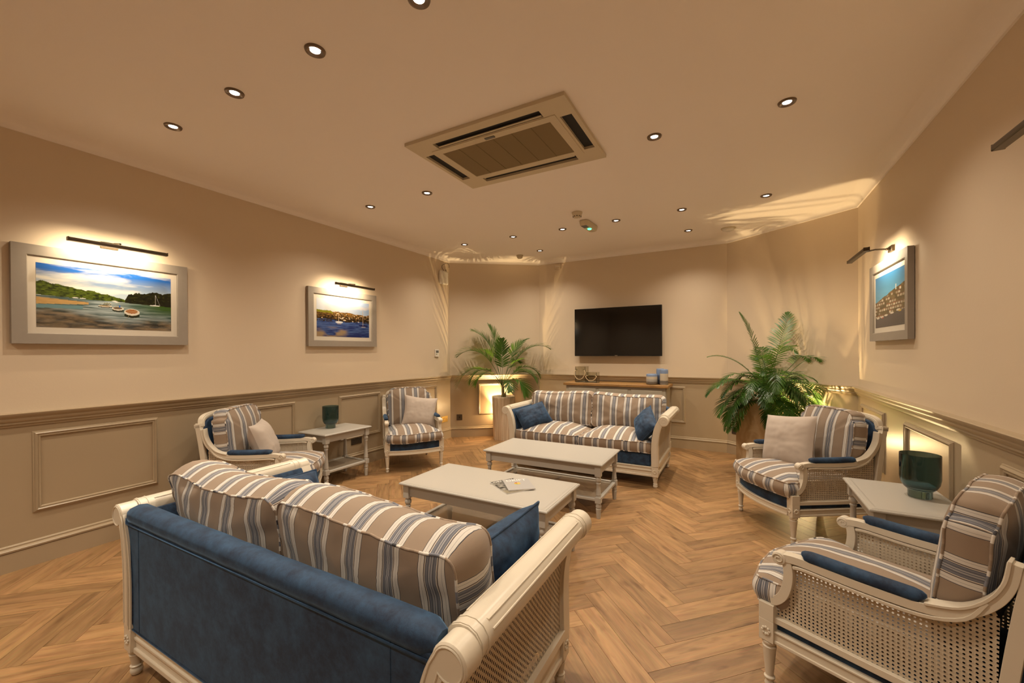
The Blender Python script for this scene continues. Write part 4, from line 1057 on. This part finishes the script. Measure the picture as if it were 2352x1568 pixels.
LB = {'C1': 'striped armchair with tipped beige cushion, behind the near sofa', 'C2': 'striped armchair with beige cushion facing forward near the left palm',
      'C3': 'striped armchair with upright beige cushion in front of the stone planter', 'C4': 'striped armchair with no loose cushion, nearest at lower right'}
c0 = None
for k in CH:
    x, y, th = CH[k]
    if c0 is None: c0 = armchair(LB[k], (x, y, 0), math.radians(th))
    else: dup(c0, (x, y, 0), math.radians(th), LB[k])
def chairM(k, ox, oy, oz, xax, yax):
    x, y, th = CH[k]; m = Matrix.Translation((x, y, 0)) @ Matrix.Rotation(math.radians(th), 4, 'Z'); return m @ frameM((ox, oy, oz), xax, yax)
pillow('scatter_cushion', 'beige linen cushion standing edge-on on the armchair behind the near sofa', .35, .34, .15, 'beige_linen', chairM('C1', .075, -.285, .580, (.97, .22, -.02), (-.06, -.36, .93)), seed=1, group='beige linen scatter cushions', pinch=.09)
pillow('scatter_cushion', 'beige linen cushion with pointed corners on the armchair near the left palm', .39, .36, .12, 'beige_linen', chairM('C2', -.105, -.315, .588, (.98, -.05, .15), (-.12, -.34, .94)), seed=4, group='beige linen scatter cushions', pinch=.10)
pillow('scatter_cushion', 'upright square beige linen cushion on the armchair before the stone planter', .42, .38, .13, 'beige_linen', chairM('C3', .075, -.245, .603, (.97, .2, -.12), (.10, -.26, .95)), seed=9, group='beige linen scatter cushions', pinch=.05)

# ------------------------------------------------------------------ sofas
def sofa(label, loc, rz):
    t = thing('sofa', label, 'sofa', loc, rz, 'striped two-seat sofas with rolled cane arms')
    HWD = .755; DEP = .762
    arcI = smoothpath([(.730, .20), (.728, .34), (.733, .45), (.750, .54), (.776, .605), (.806, .655)], 5)   # inner face of arm (x,z)
    arcO = smoothpath([(.782, .20), (.780, .36), (.785, .45), (.796, .52), (.806, .565), (.822, .602)], 5)
    for s in (-1, 1):
        for y in (0, -DEP):
            mb = MB(); x = s*HWD
            mb.lathe([(.014, 0), (.018, .004), (.021, .014), (.020, .024), (.015, .030), (.022, .036), (.016, .040), (.022, .078), (.024, .083), (.017, .088), (.026, .093), (.027, .100), (.022, .106)], c=(x, y, 0), n=20)
            mb.box(x-.029, x+.029, y-.029, y+.029, .105, .198)
            f = 1 if y == 0 else -1
            for k in range(8):
                a = 2*PI*k/8
                mb.lathe([(.007, y+f*.029), (.004, y+f*.034)] if f > 0 else [(.004, y-.034), (.007, y-.029)], c=(x+.014*math.cos(a), 0, .152+.014*math.sin(a)), axis='y', n=8)
                mb.lathe([(.007, .029), (.004, .034)] if s > 0 else [(.004, -.034), (.007, -.029)], c=(x, y+.014*math.cos(a), .152+.014*math.sin(a)), axis='x', n=8)
            mb.build('leg', 'cream_wood', t, smooth=40, bevel=.002)
        # arm
        am = MB()
        midp = [((a[0]+b[0])/2, (a[1]+b[1])/2) for a, b in zip(arcI, arcO)]
        for y in (0, -DEP):
            am.ribbon(midp, .031, .031, lambda a, b, c, s=s, y=y: (s*a, y+c, b), .028, widths=[1-.12*k/len(midp) for k in range(len(midp))])
            am.ribbon(midp, .040*.5, .040*.5, lambda a, b, c, s=s, y=y: (s*a, y+c, b), .0315)
            f = 1 if y == 0 else -1
            cx, cz = s*.832, .626
            am.lathe([(.042, y-.0318), (.046, y-.028), (.046, y+.028), (.042, y+.0318)], c=(cx, 0, cz), axis='y', n=28)
            if f > 0:
                sp = [(cx+s*(.040-.030*k/22)*math.cos(PI-.2+k*.42), y+f*.031, cz+(.040-.030*k/22)*math.sin(PI-.2+k*.42)) for k in range(23)]
                am.tube(sp, .003, 6)
            else:
                bead = smoothpath([(.740, .215), (.739, .36), (.743, .45), (.758, .545), (.780, .612)], 4)
                bead += [(.832+.037*math.cos(math.radians(a_)), .626+.037*math.sin(math.radians(a_))) for a_ in range(160, -150, -15)]
                bead += smoothpath([(.800, .590), (.790, .555), (.776, .45), (.772, .36), (.773, .215)], 4)
                am.tube([(s*a, y-.032, b) for a, b in bead], .0026, 6)
        # moulded top roll, wider than the scroll, with a raised centre field
        cr_ = [(.785, .632), (.787, .654), (.798, .668), (.818, .676), (.842, .676), (.862, .666), (.875, .648), (.877, .628), (.869, .608), (.852, .596), (.830, .594), (.812, .604)]
        am.prism(cr_, lambda a, b, c, s=s: (s*a, c, b), -DEP+.026, -.026)
        cc_ = (.832, .636)
        for y0_, y1_ in ((-DEP+.030, -DEP+.036), (-DEP+.056, -DEP+.062), (-.036, -.030), (-.062, -.056)):
            am.prism([(cc_[0]+(a-cc_[0])*1.05, cc_[1]+(b-cc_[1])*1.05) for a, b in cr_], lambda a, b, c, s=s: (s*a, c, b), y0_, y1_)
        ya_, yb_ = -DEP+.080, -.080
        am.tube([(s*.801, ya_, .6705), (s*.801, yb_, .6705), (s*.861, yb_, .6675), (s*.861, ya_, .6675)], .0022, 6, True)
        am.tube([(s*.874, ya_, .650), (s*.874, yb_, .650)], .003, 6)
        am.box(*sorted((s*.762, s*.790)), -DEP+.026, -.026, .195, .225)
        ao = am.build('arm_frame', 'cream_wood', t, smooth=40, bevel=.003)
        cp = smoothpath([(.781, .21), (.780, .36), (.785, .45), (.798, .52), (.815, .568), (.828, .595)], 4)
        vs = []; fs = []; uu = []; dd = 0; ds = [0]
        for k in range(1, len(cp)): ds.append(ds[-1]+math.dist(cp[k], cp[k-1]))
        for k, (a, b) in enumerate(cp): vs += [(s*(a-.010), -DEP+.025, b), (s*(a-.010), -.025, b)]
        for k in range(len(cp)-1): fs.append((2*k, 2*k+1, 2*k+3, 2*k+2)); uu.append([(0, ds[k]), (DEP, ds[k]), (DEP, ds[k+1]), (0, ds[k+1])])
        mb = MB(); mb.add(vs, fs, uu); mb.build('cane_panel', 'cane_fine', ao, smooth=180, recalc=False)
        # inner upholstery following the arm
        mb = MB(); ip = smoothpath([(.722, .21), (.720, .34), (.726, .45), (.743, .535), (.768, .598), (.788, .632)], 4)
        mb.ribbon(ip, .010, .016, lambda a, b, c, s=s: (s*a, -DEP/2+c, b), DEP/2-.026); mb.build('arm_upholstery', 'blue_velvet', t, smooth=60, bevel=.006)
        # side rail
        mb = MB(); mb.box(*sorted((s*.738, s*.772)), -DEP+.028, -.028, .108, .190); mb.box(*sorted((s*.74, s*.780)), -DEP+.028, -.028, .102, .122); mb.box(*sorted((s*.74, s*.778)), -DEP+.028, -.028, .180, .192); mb.build('seat_rail', 'cream_wood', t, bevel=.003)
    for y, f in ((0, 1), (-DEP, -1)):
        mb = MB(); mb.box(-HWD+.028, HWD-.028, *sorted((y-f*.02, y+f*.012)), .108, .190); mb.box(-HWD+.028, HWD-.028, *sorted((y-f*.02, y+f*.020)), .102, .122); mb.box(-HWD+.028, HWD-.028, *sorted((y-f*.02, y+f*.018)), .152, .164); mb.box(-HWD+.028, HWD-.028, *sorted((y-f*.02, y+f*.016)), .182, .194)
        mb.build('seat_rail', 'cream_wood', t, bevel=.003)
    mb = MB(); mb.box(-.712, .712, -DEP+.05, .004, .192, .315); mb.build('seat_deck', 'blue_velvet', t, bevel=.015, smooth=60)
    # upholstered back: flat panel with rolled top
    bi = [(.728, .196), (.724, .34), (.732, .45), (.748, .53), (.768, .585), (.782, .622)]; L_ = smoothpath(bi, 4)
    poly = [(a, b) for a, b in L_]+[(-a, b) for a, b in L_[::-1]]
    mb = MB(); mb.prism(poly, lambda a, b, c: (a, -DEP+c-.0*(b), b), -.020, .028); bo_ = mb.build('back_panel', 'blue_velvet', t, smooth=30, bevel=.004)
    mb = MB(); pts = []
    n = 40; vs = []; fs = []
    pr = [(-.030, .604), (-.036, .620), (-.034, .640), (-.020, .656), (.004, .663), (.030, .658), (.046, .642), (.050, .620), (.044, .600), (.028, .590), (-.020, .592)]
    for k in range(n+1):
        x = -.785+1.57*k/n; e = min(1, (.785-abs(x))/.04+.35); wv = .0025*mn.noise(Vector((x*9, 0, 0)))
        e2 = e**.5
        for a, b in pr: vs.append((x, -DEP+.006+a*e2, .637+(b-.625)*e2+wv))
    q = len(pr)
    for k in range(n):
        for i in range(q): j = (i+1) % q; fs.append((k*q+i, k*q+j, (k+1)*q+j, (k+1)*q+i))
    fs += [tuple(range(q)), tuple(range(n*q, n*q+q))]
    mb.add(vs, fs); mb.build('back_roll', 'blue_velvet', t, smooth=50)
    mb = MB(); mb.tube([(.770, -DEP-.022, .605)]+[(a*.999, -DEP-.020, b) for a, b in L_[::-1]]+[(-a*.999, -DEP-.020, b) for a, b in L_]+[(-.770, -DEP-.022, .605)], .004, 6, True); mb.build('piping', 'blue_velvet', bo_, smooth=180)
    for sx_ in (-.668, .655): MB().tube([(sx_, -DEP-.0205, .20), (sx_, -DEP-.0205, .62)], .0013, 5).build('seam', 'blue_velvet', bo_)
    for s in (-1, 1):
        so = [(s*.004, -.60), (s*.712, -.60), (s*.712, .012), (s*.004, .012)]
        if s < 0: so = so[::-1]
        cushion('seat_cushion', roundpoly(so, .03, 4), .095, .070, lambda a, b, c: (a, b, .366+c), t, phase=.02 if s > 0 else .055, seed=s*7+rz, P2=0, pw=2.2, wob=.008, bulge=.012)
        bo = [(s*.004, .435), (s*.728, .435), (s*.752, .775), (s*.004, .785)]
        if s < 0: bo = bo[::-1]
        cushion('back_cushion', roundpoly(bo, .050, 5), .165, .046, lambda a, b, c: (a, -.545-(b-.6)*.16+c+.010*math.sin(a*5), b+c*.10+.008*math.sin(a*7+1)), t, phase=.02 if s > 0 else .055, seed=s*3+rz+2, P2=.042, pw=2.1, wob=.014, bulge=.030)
    return t
s1 = sofa('striped two-seat sofa with blue velvet back, nearest at lower left', (-1.360, 1.475, 0), 0)
s2 = dup(s1, (-1.421, 3.989, 0), PI, 'striped two-seat sofa facing forward in front of the sideboard')
pillow('velvet_cushion', 'blue velvet cushion leaning on the near sofa right arm', .46, .29, .16, 'blue_velvet', frameM((-.725, 1.215, .553), (.03, 1, .02), (.30, 0, .95)), 'blue_velvet', 3, 'blue velvet cushions', .03)
pillow('velvet_cushion', 'blue velvet cushion corner showing past the near sofa left arm', .46, .29, .14, 'blue_velvet', frameM((-1.985, 1.235, .505), (-.02, 1, -.03), (-.38, 0, .92)), 'blue_velvet', 6, 'blue velvet cushions', .03)
pillow('velvet_cushion', 'blue velvet cushion on the left end of the far sofa', .37, .26, .14, 'blue_velvet', frameM((-2.005, 4.16, .555), (.55, .75, .22), (-.52, .30, .82)), 'blue_velvet', 11, 'blue velvet cushions', .04)
pillow('velvet_cushion', 'blue velvet cushion on the right end of the far sofa', .36, .25, .14, 'blue_velvet', frameM((-.785, 4.14, .560), (-.30, .85, .42), (.50, .05, .70)), 'blue_velvet', 13, 'blue velvet cushions', .04)

# ------------------------------------------------------------------ planters, palms, uplights
pf = thing('planter', 'tall pale fluted planter holding the left palm', 'planter', (-3.0, 5.22, 0), math.radians(18))
prof = [(.150, 0), (.153, .01), (.160, .30), (.172, .60), (.172, .622), (.165, .628), (.155, .622), (.150, .56)]
mb = MB(); vs = []; fs = []; n = 96
for r, z in prof:
    for k in range(n):
        a = 2*PI*k/n; tw = a+z*.12
        oc = 1/max(math.cos((tw % (PI/4))-PI/8), .1)*.955; rr = r*(oc*.7+.3)*(1+.010*math.cos(24*tw))
        vs.append((rr*math.cos(a), rr*math.sin(a), z))
for i in range(len(prof)-1):
    for k in range(n): j = (k+1) % n; fs.append((i*n+k, i*n+j, (i+1)*n+j, (i+1)*n+k))
fs.append(tuple(reversed(range(n)))); mb.add(vs, fs); mb.build('pot', 'planter_stripe', pf, smooth=60)
mb = MB(); mb.lathe([(.148, .575), (.140, .59), (.02, .60)], n=32); mb.build('soil', 'soil', pf)
ps = thing('planter', 'large square mottled stone planter under the bushy right palm', 'planter', (.234, 5.00, 0), math.radians(28.7+45-4))
q = .185
mb = MB(); mb.box(-q, q, -q, q, 0, .74); mb.f.pop(1); mb.uv.pop(1)
ins_ = .022; mb.add([(x*(q), y*(q), .74) for x, y in ((-1, -1), (1, -1), (1, 1), (-1, 1))]+[(x*(q-ins_), y*(q-ins_), .74) for x, y in ((-1, -1), (1, -1), (1, 1), (-1, 1))]+[(x*(q-ins_), y*(q-ins_), .66) for x, y in ((-1, -1), (1, -1), (1, 1), (-1, 1))], [(k, (k+1) % 4, 4+(k+1) % 4, 4+k) for k in range(4)]+[(4+k, 4+(k+1) % 4, 8+(k+1) % 4, 8+k) for k in range(4)])
mb.build('pot', 'planter_stone', ps, smooth=20)
mb = MB(); mb.box(-q+ins_, q-ins_, -q+ins_, q-ins_, .66, .69); mb.build('soil', 'soil', ps)

WALLP = []
for i_ in range(6):
    a_, b_ = Vector(P3[i_]), Vector(P3[(i_+1) % 6]); WALLP.append((a_, Vector((0, 0, 1)).cross((b_-a_).normalized())))
def keep(v, loc):
    p = Vector(v)+loc
    for a_, n_ in WALLP:
        d_ = (p-a_).dot(n_); m_ = .012 if p.z > .96 else .062
        lim = m_+.10
        if d_ < lim: p = p+n_*((m_+.10*math.exp((d_-lim)/.10))-d_)
    return p-loc
def frond(parent, base, az, el, length, droop, nl, ll, lw, mat='palm_leaf', start=.35, ldroop=.5, fold=.55, r0=.004, twist=0, seed=0):
    rnd = random.Random(seed)
    d = Vector((math.cos(az)*math.cos(el), math.sin(az)*math.cos(el), math.sin(el))); p = Vector(base); pts = [p.copy()]; seg = 22
    for k in range(seg):
        t = k/seg
        d = (d+Vector((0, 0, -droop*(.3+1.5*t)/seg))).normalized(); p = p+d*(length/seg); pts.append(p.copy())
    mb = MB(); mb.tube(pts, [r0*(1-.75*k/seg) for k in range(seg+1)], 6)
    side = Vector((-math.sin(az), math.cos(az), 0))
    vs = []; fs = []
    for k in range(nl):
        u = k/(nl-1); t = start+(1-start)*u; f = t*seg; i = min(int(f), seg-1); pp = pts[i].lerp(pts[i+1], f-i); tg = (pts[i+1]-pts[i]).normalized()
        nup = side.cross(tg) * -1
        if nup.z < 0: nup = -nup
        env = math.sin(PI*min(1, .18+.80*u))**.6
        for s in (-1, 1):
            l = ll*env*rnd.uniform(.88, 1.08)
            fw = .45+.75*u+rnd.uniform(-.08, .08)
            dd = (side*s*math.cos(fw)+tg*math.sin(fw)+nup*fold*(.6-.5*u)).normalized()
            wp = pp+parent.location+dd*l*.5
            if rnd.random() < .03 or (wp.z < 1.25 and min(math.hypot(wp.x-lx, wp.y-ly) for lx, ly in ((.60, 5.08), (-3.16, 5.335))) < .04+.16*max(0, wp.z-.5)+.08): continue
            q = pp.copy(); o = len(vs); ns = 5
            for j in range(ns+1):
                v = j/ns; wd = lw*(math.sin(PI*(.12+.88*v))**.7 if v < 1 else 0)*.5
                wv = tg*wd*(1-.3*v)+nup*0
                wdir = (tg-dd*tg.dot(dd)); wdir = wdir.normalized() if wdir.length > 1e-4 else nup
                vs.append(q-wdir*wd); vs.append(q+wdir*wd)
                dd = (dd+Vector((0, 0, -ldroop*(.2+v)/ns*rnd.uniform(.7, 1.3)))).normalized(); q = q+dd*(l/ns)
            for j in range(ns): fs.append((o+2*j, o+2*j+1, o+2*j+3, o+2*j+2))
    mb.add(vs, fs)
    mb.v = [keep(v, parent.location) for v in mb.v]
    return mb.build('frond', mat, parent, smooth=180, recalc=False)
p1 = thing('palm', 'airy palm with long drooping fronds in the fluted planter', 'potted plant', (-3.0, 5.20, .595))
mb = MB(); mb.tube([(0, 0, 0), (.006, 0, .06), (.0, 0, .15), (.004, 0, .24)], [.030, .024, .019, .012], 10); mb.tube([(.05, -.02, 0), (.055, -.02, .07), (.06, -.02, .10)], [.016, .012, .008], 8); mb.build('trunk', 'stem', p1)
# camera-right direction in the room is (.877,.480); toward camera (.480,-.877)
CR_ = math.atan2(.480, .877)
def azr(deg): return CR_+math.radians(deg)   # 0 = image right, 180 = image left, -90 = toward the camera
SPEC = [(172, 80, .99, 1.9, .27, 34), (185, 60, .86, 2.9, .27, 32), (200, 66, .70, 3.2, .22, 26), (6, 70, 1.02, 2.1, .22, 32), (-3, 58, .68, 3.0, .22, 26), (-38, 58, .60, 3.6, .21, 26),
        (160, 84, .95, 1.4, .22, 32), (195, 72, .95, 2.4, .26, 34), (-150, 62, .60, 3.0, .20, 26), (15, 60, .75, 2.6, .20, 28), (-20, 66, .72, 3.0, .20, 26),
        (-95, 84, .74, 1.2, .15, 28), (35, 76, .86, 1.6, .20, 28), (150, 76, .66, 1.6, .17, 24), (60, 66, .70, 2.0, .18, 24), (-70, 62, .46, 3.4, .15, 20)]
for i, (a, e, l, dr, ll, nl_) in enumerate(SPEC):
    frond(p1, (.0, 0, .12+.012*(i % 5)), azr(a), math.radians(e), l, dr, nl_, ll*1.15, .0150, start=.44, ldroop=.50, fold=.35, seed=i+3)
p2 = thing('palm', 'dense bushy palm filling the square stone planter', 'potted plant', (.285, 5.00, .665))
rr = random.Random(5)
mb = MB()
for k in range(9):
    a = rr.random()*6.28; r = rr.uniform(.02, .10); mb.tube([(r*math.cos(a), r*math.sin(a), 0.02), (r*1.2*math.cos(a), r*1.2*math.sin(a), .15), (r*1.6*math.cos(a), r*1.6*math.sin(a), .32)], [.009, .008, .006], 7)
mb.build('stems', 'stem', p2)
i = 0
main = [(168, 80, .94, 1.0, .12), (30, 74, 1.05, 1.2, .16), (8, 58, .95, 1.7, .16), (150, 62, .78, 1.5, .13), (178, 46, .72, 2.1, .15), (186, 34, .64, 2.6, .15), (-3, 42, .95, 2.3, .17), (-10, 34, .82, 2.7, .17), (0, 62, .85, 1.8, .16), (60, 66, .8, 1.4, .15), (-90, 30, .52, 3.4, .14), (-110, 20, .46, 3.4, .14), (-70, 24, .50, 3.4, .14), (198, 30, .66, 3.0, .14), (20, 50, .85, 2.0, .16), (-20, 30, .75, 2.9, .15)]
for a, e, l, dr, ll in main:
    frond(p2, (.04*math.cos(a), .04*math.sin(a), .10), azr(a), math.radians(e), l, dr, 25, ll*1.05, .0125, start=.45, ldroop=.6, fold=.3, seed=100+i); i += 1
for k in range(62):
    a = rr.uniform(-200, 30) if k % 6 else rr.uniform(30, 160); e = rr.uniform(5, 68); l = rr.uniform(.40, .66) if e < 50 else rr.uniform(.5, .74)
    back = math.sin(math.radians(a)) > .3
    if back: l *= .62; e = max(e, 42)
    frond(p2, (.05*math.cos(a), .05*math.sin(a), rr.uniform(.06, .28)), azr(a), math.radians(e), l, rr.uniform(1.6, 3.2), 20, rr.uniform(.12, .16), .012, start=.30, ldroop=rr.uniform(.45, .9), fold=.25, seed=200+k)
def uplight(label, x, y, zb_, group='floor uplighters behind the planters'):
    t = thing('floor_uplighter', label, 'floor lamp', (x, y, 0), 0, group)
    mb = MB(); mb.lathe([(.045, 0), (.045, .012), (.012, .016), (.010, zb_-.07), (.018, zb_-.06), (.020, zb_-.03)], n=20); mb.build('stand', 'bronze', t, smooth=40)
    mb = MB(); mb.lathe([(.012, -.030), (.022, -.018), (.026, 0), (.022, .016), (.008, .026)], c=(0, 0, zb_), n=20); mb.build('bulb', 'uplight_glow', t, smooth=180)
    nw = nl if x < -1 else nr
    aim = Vector((-nw.x*.22, -nw.y*.22, 1)).to_track_quat('-Z', 'Y').to_euler()
    l = bpy.data.lights.new('bulb_light', 'POINT'); l.energy = UP_W; l.color = UP_COL; l.shadow_soft_size = .014
    lo = bpy.data.objects.new('bulb_light', l); C.objects.link(lo); lo.parent = t; lo.location = (0, 0, zb_+.055)
    l2 = bpy.data.lights.new('reflector_light', 'SPOT'); l2.energy = SPOT_UP_W; l2.color = UP_COL; l2.shadow_soft_size = .010; l2.spot_size = math.radians(88); l2.spot_blend = .30
    l2o = bpy.data.objects.new('reflector_light', l2); C.objects.link(l2o); l2o.parent = t; l2o.location = (0, 0, zb_+.060); l2o.rotation_euler = aim
    l3 = l2.copy(); l3.energy = SPOT_UP_W*1.5; l3.spot_size = math.radians(74); l3.spot_blend = .35
    l3o = bpy.data.objects.new('reflector_light', l3); C.objects.link(l3o); l3o.parent = t; l3o.location = (0, 0, zb_+.062); l3o.rotation_euler = aim
    return t
uplight('glowing lamp hidden behind the fluted planter', -3.160, 5.335, .33)
uplight('glowing lamp hidden behind the armchair and stone planter', .60, 5.08, .36)
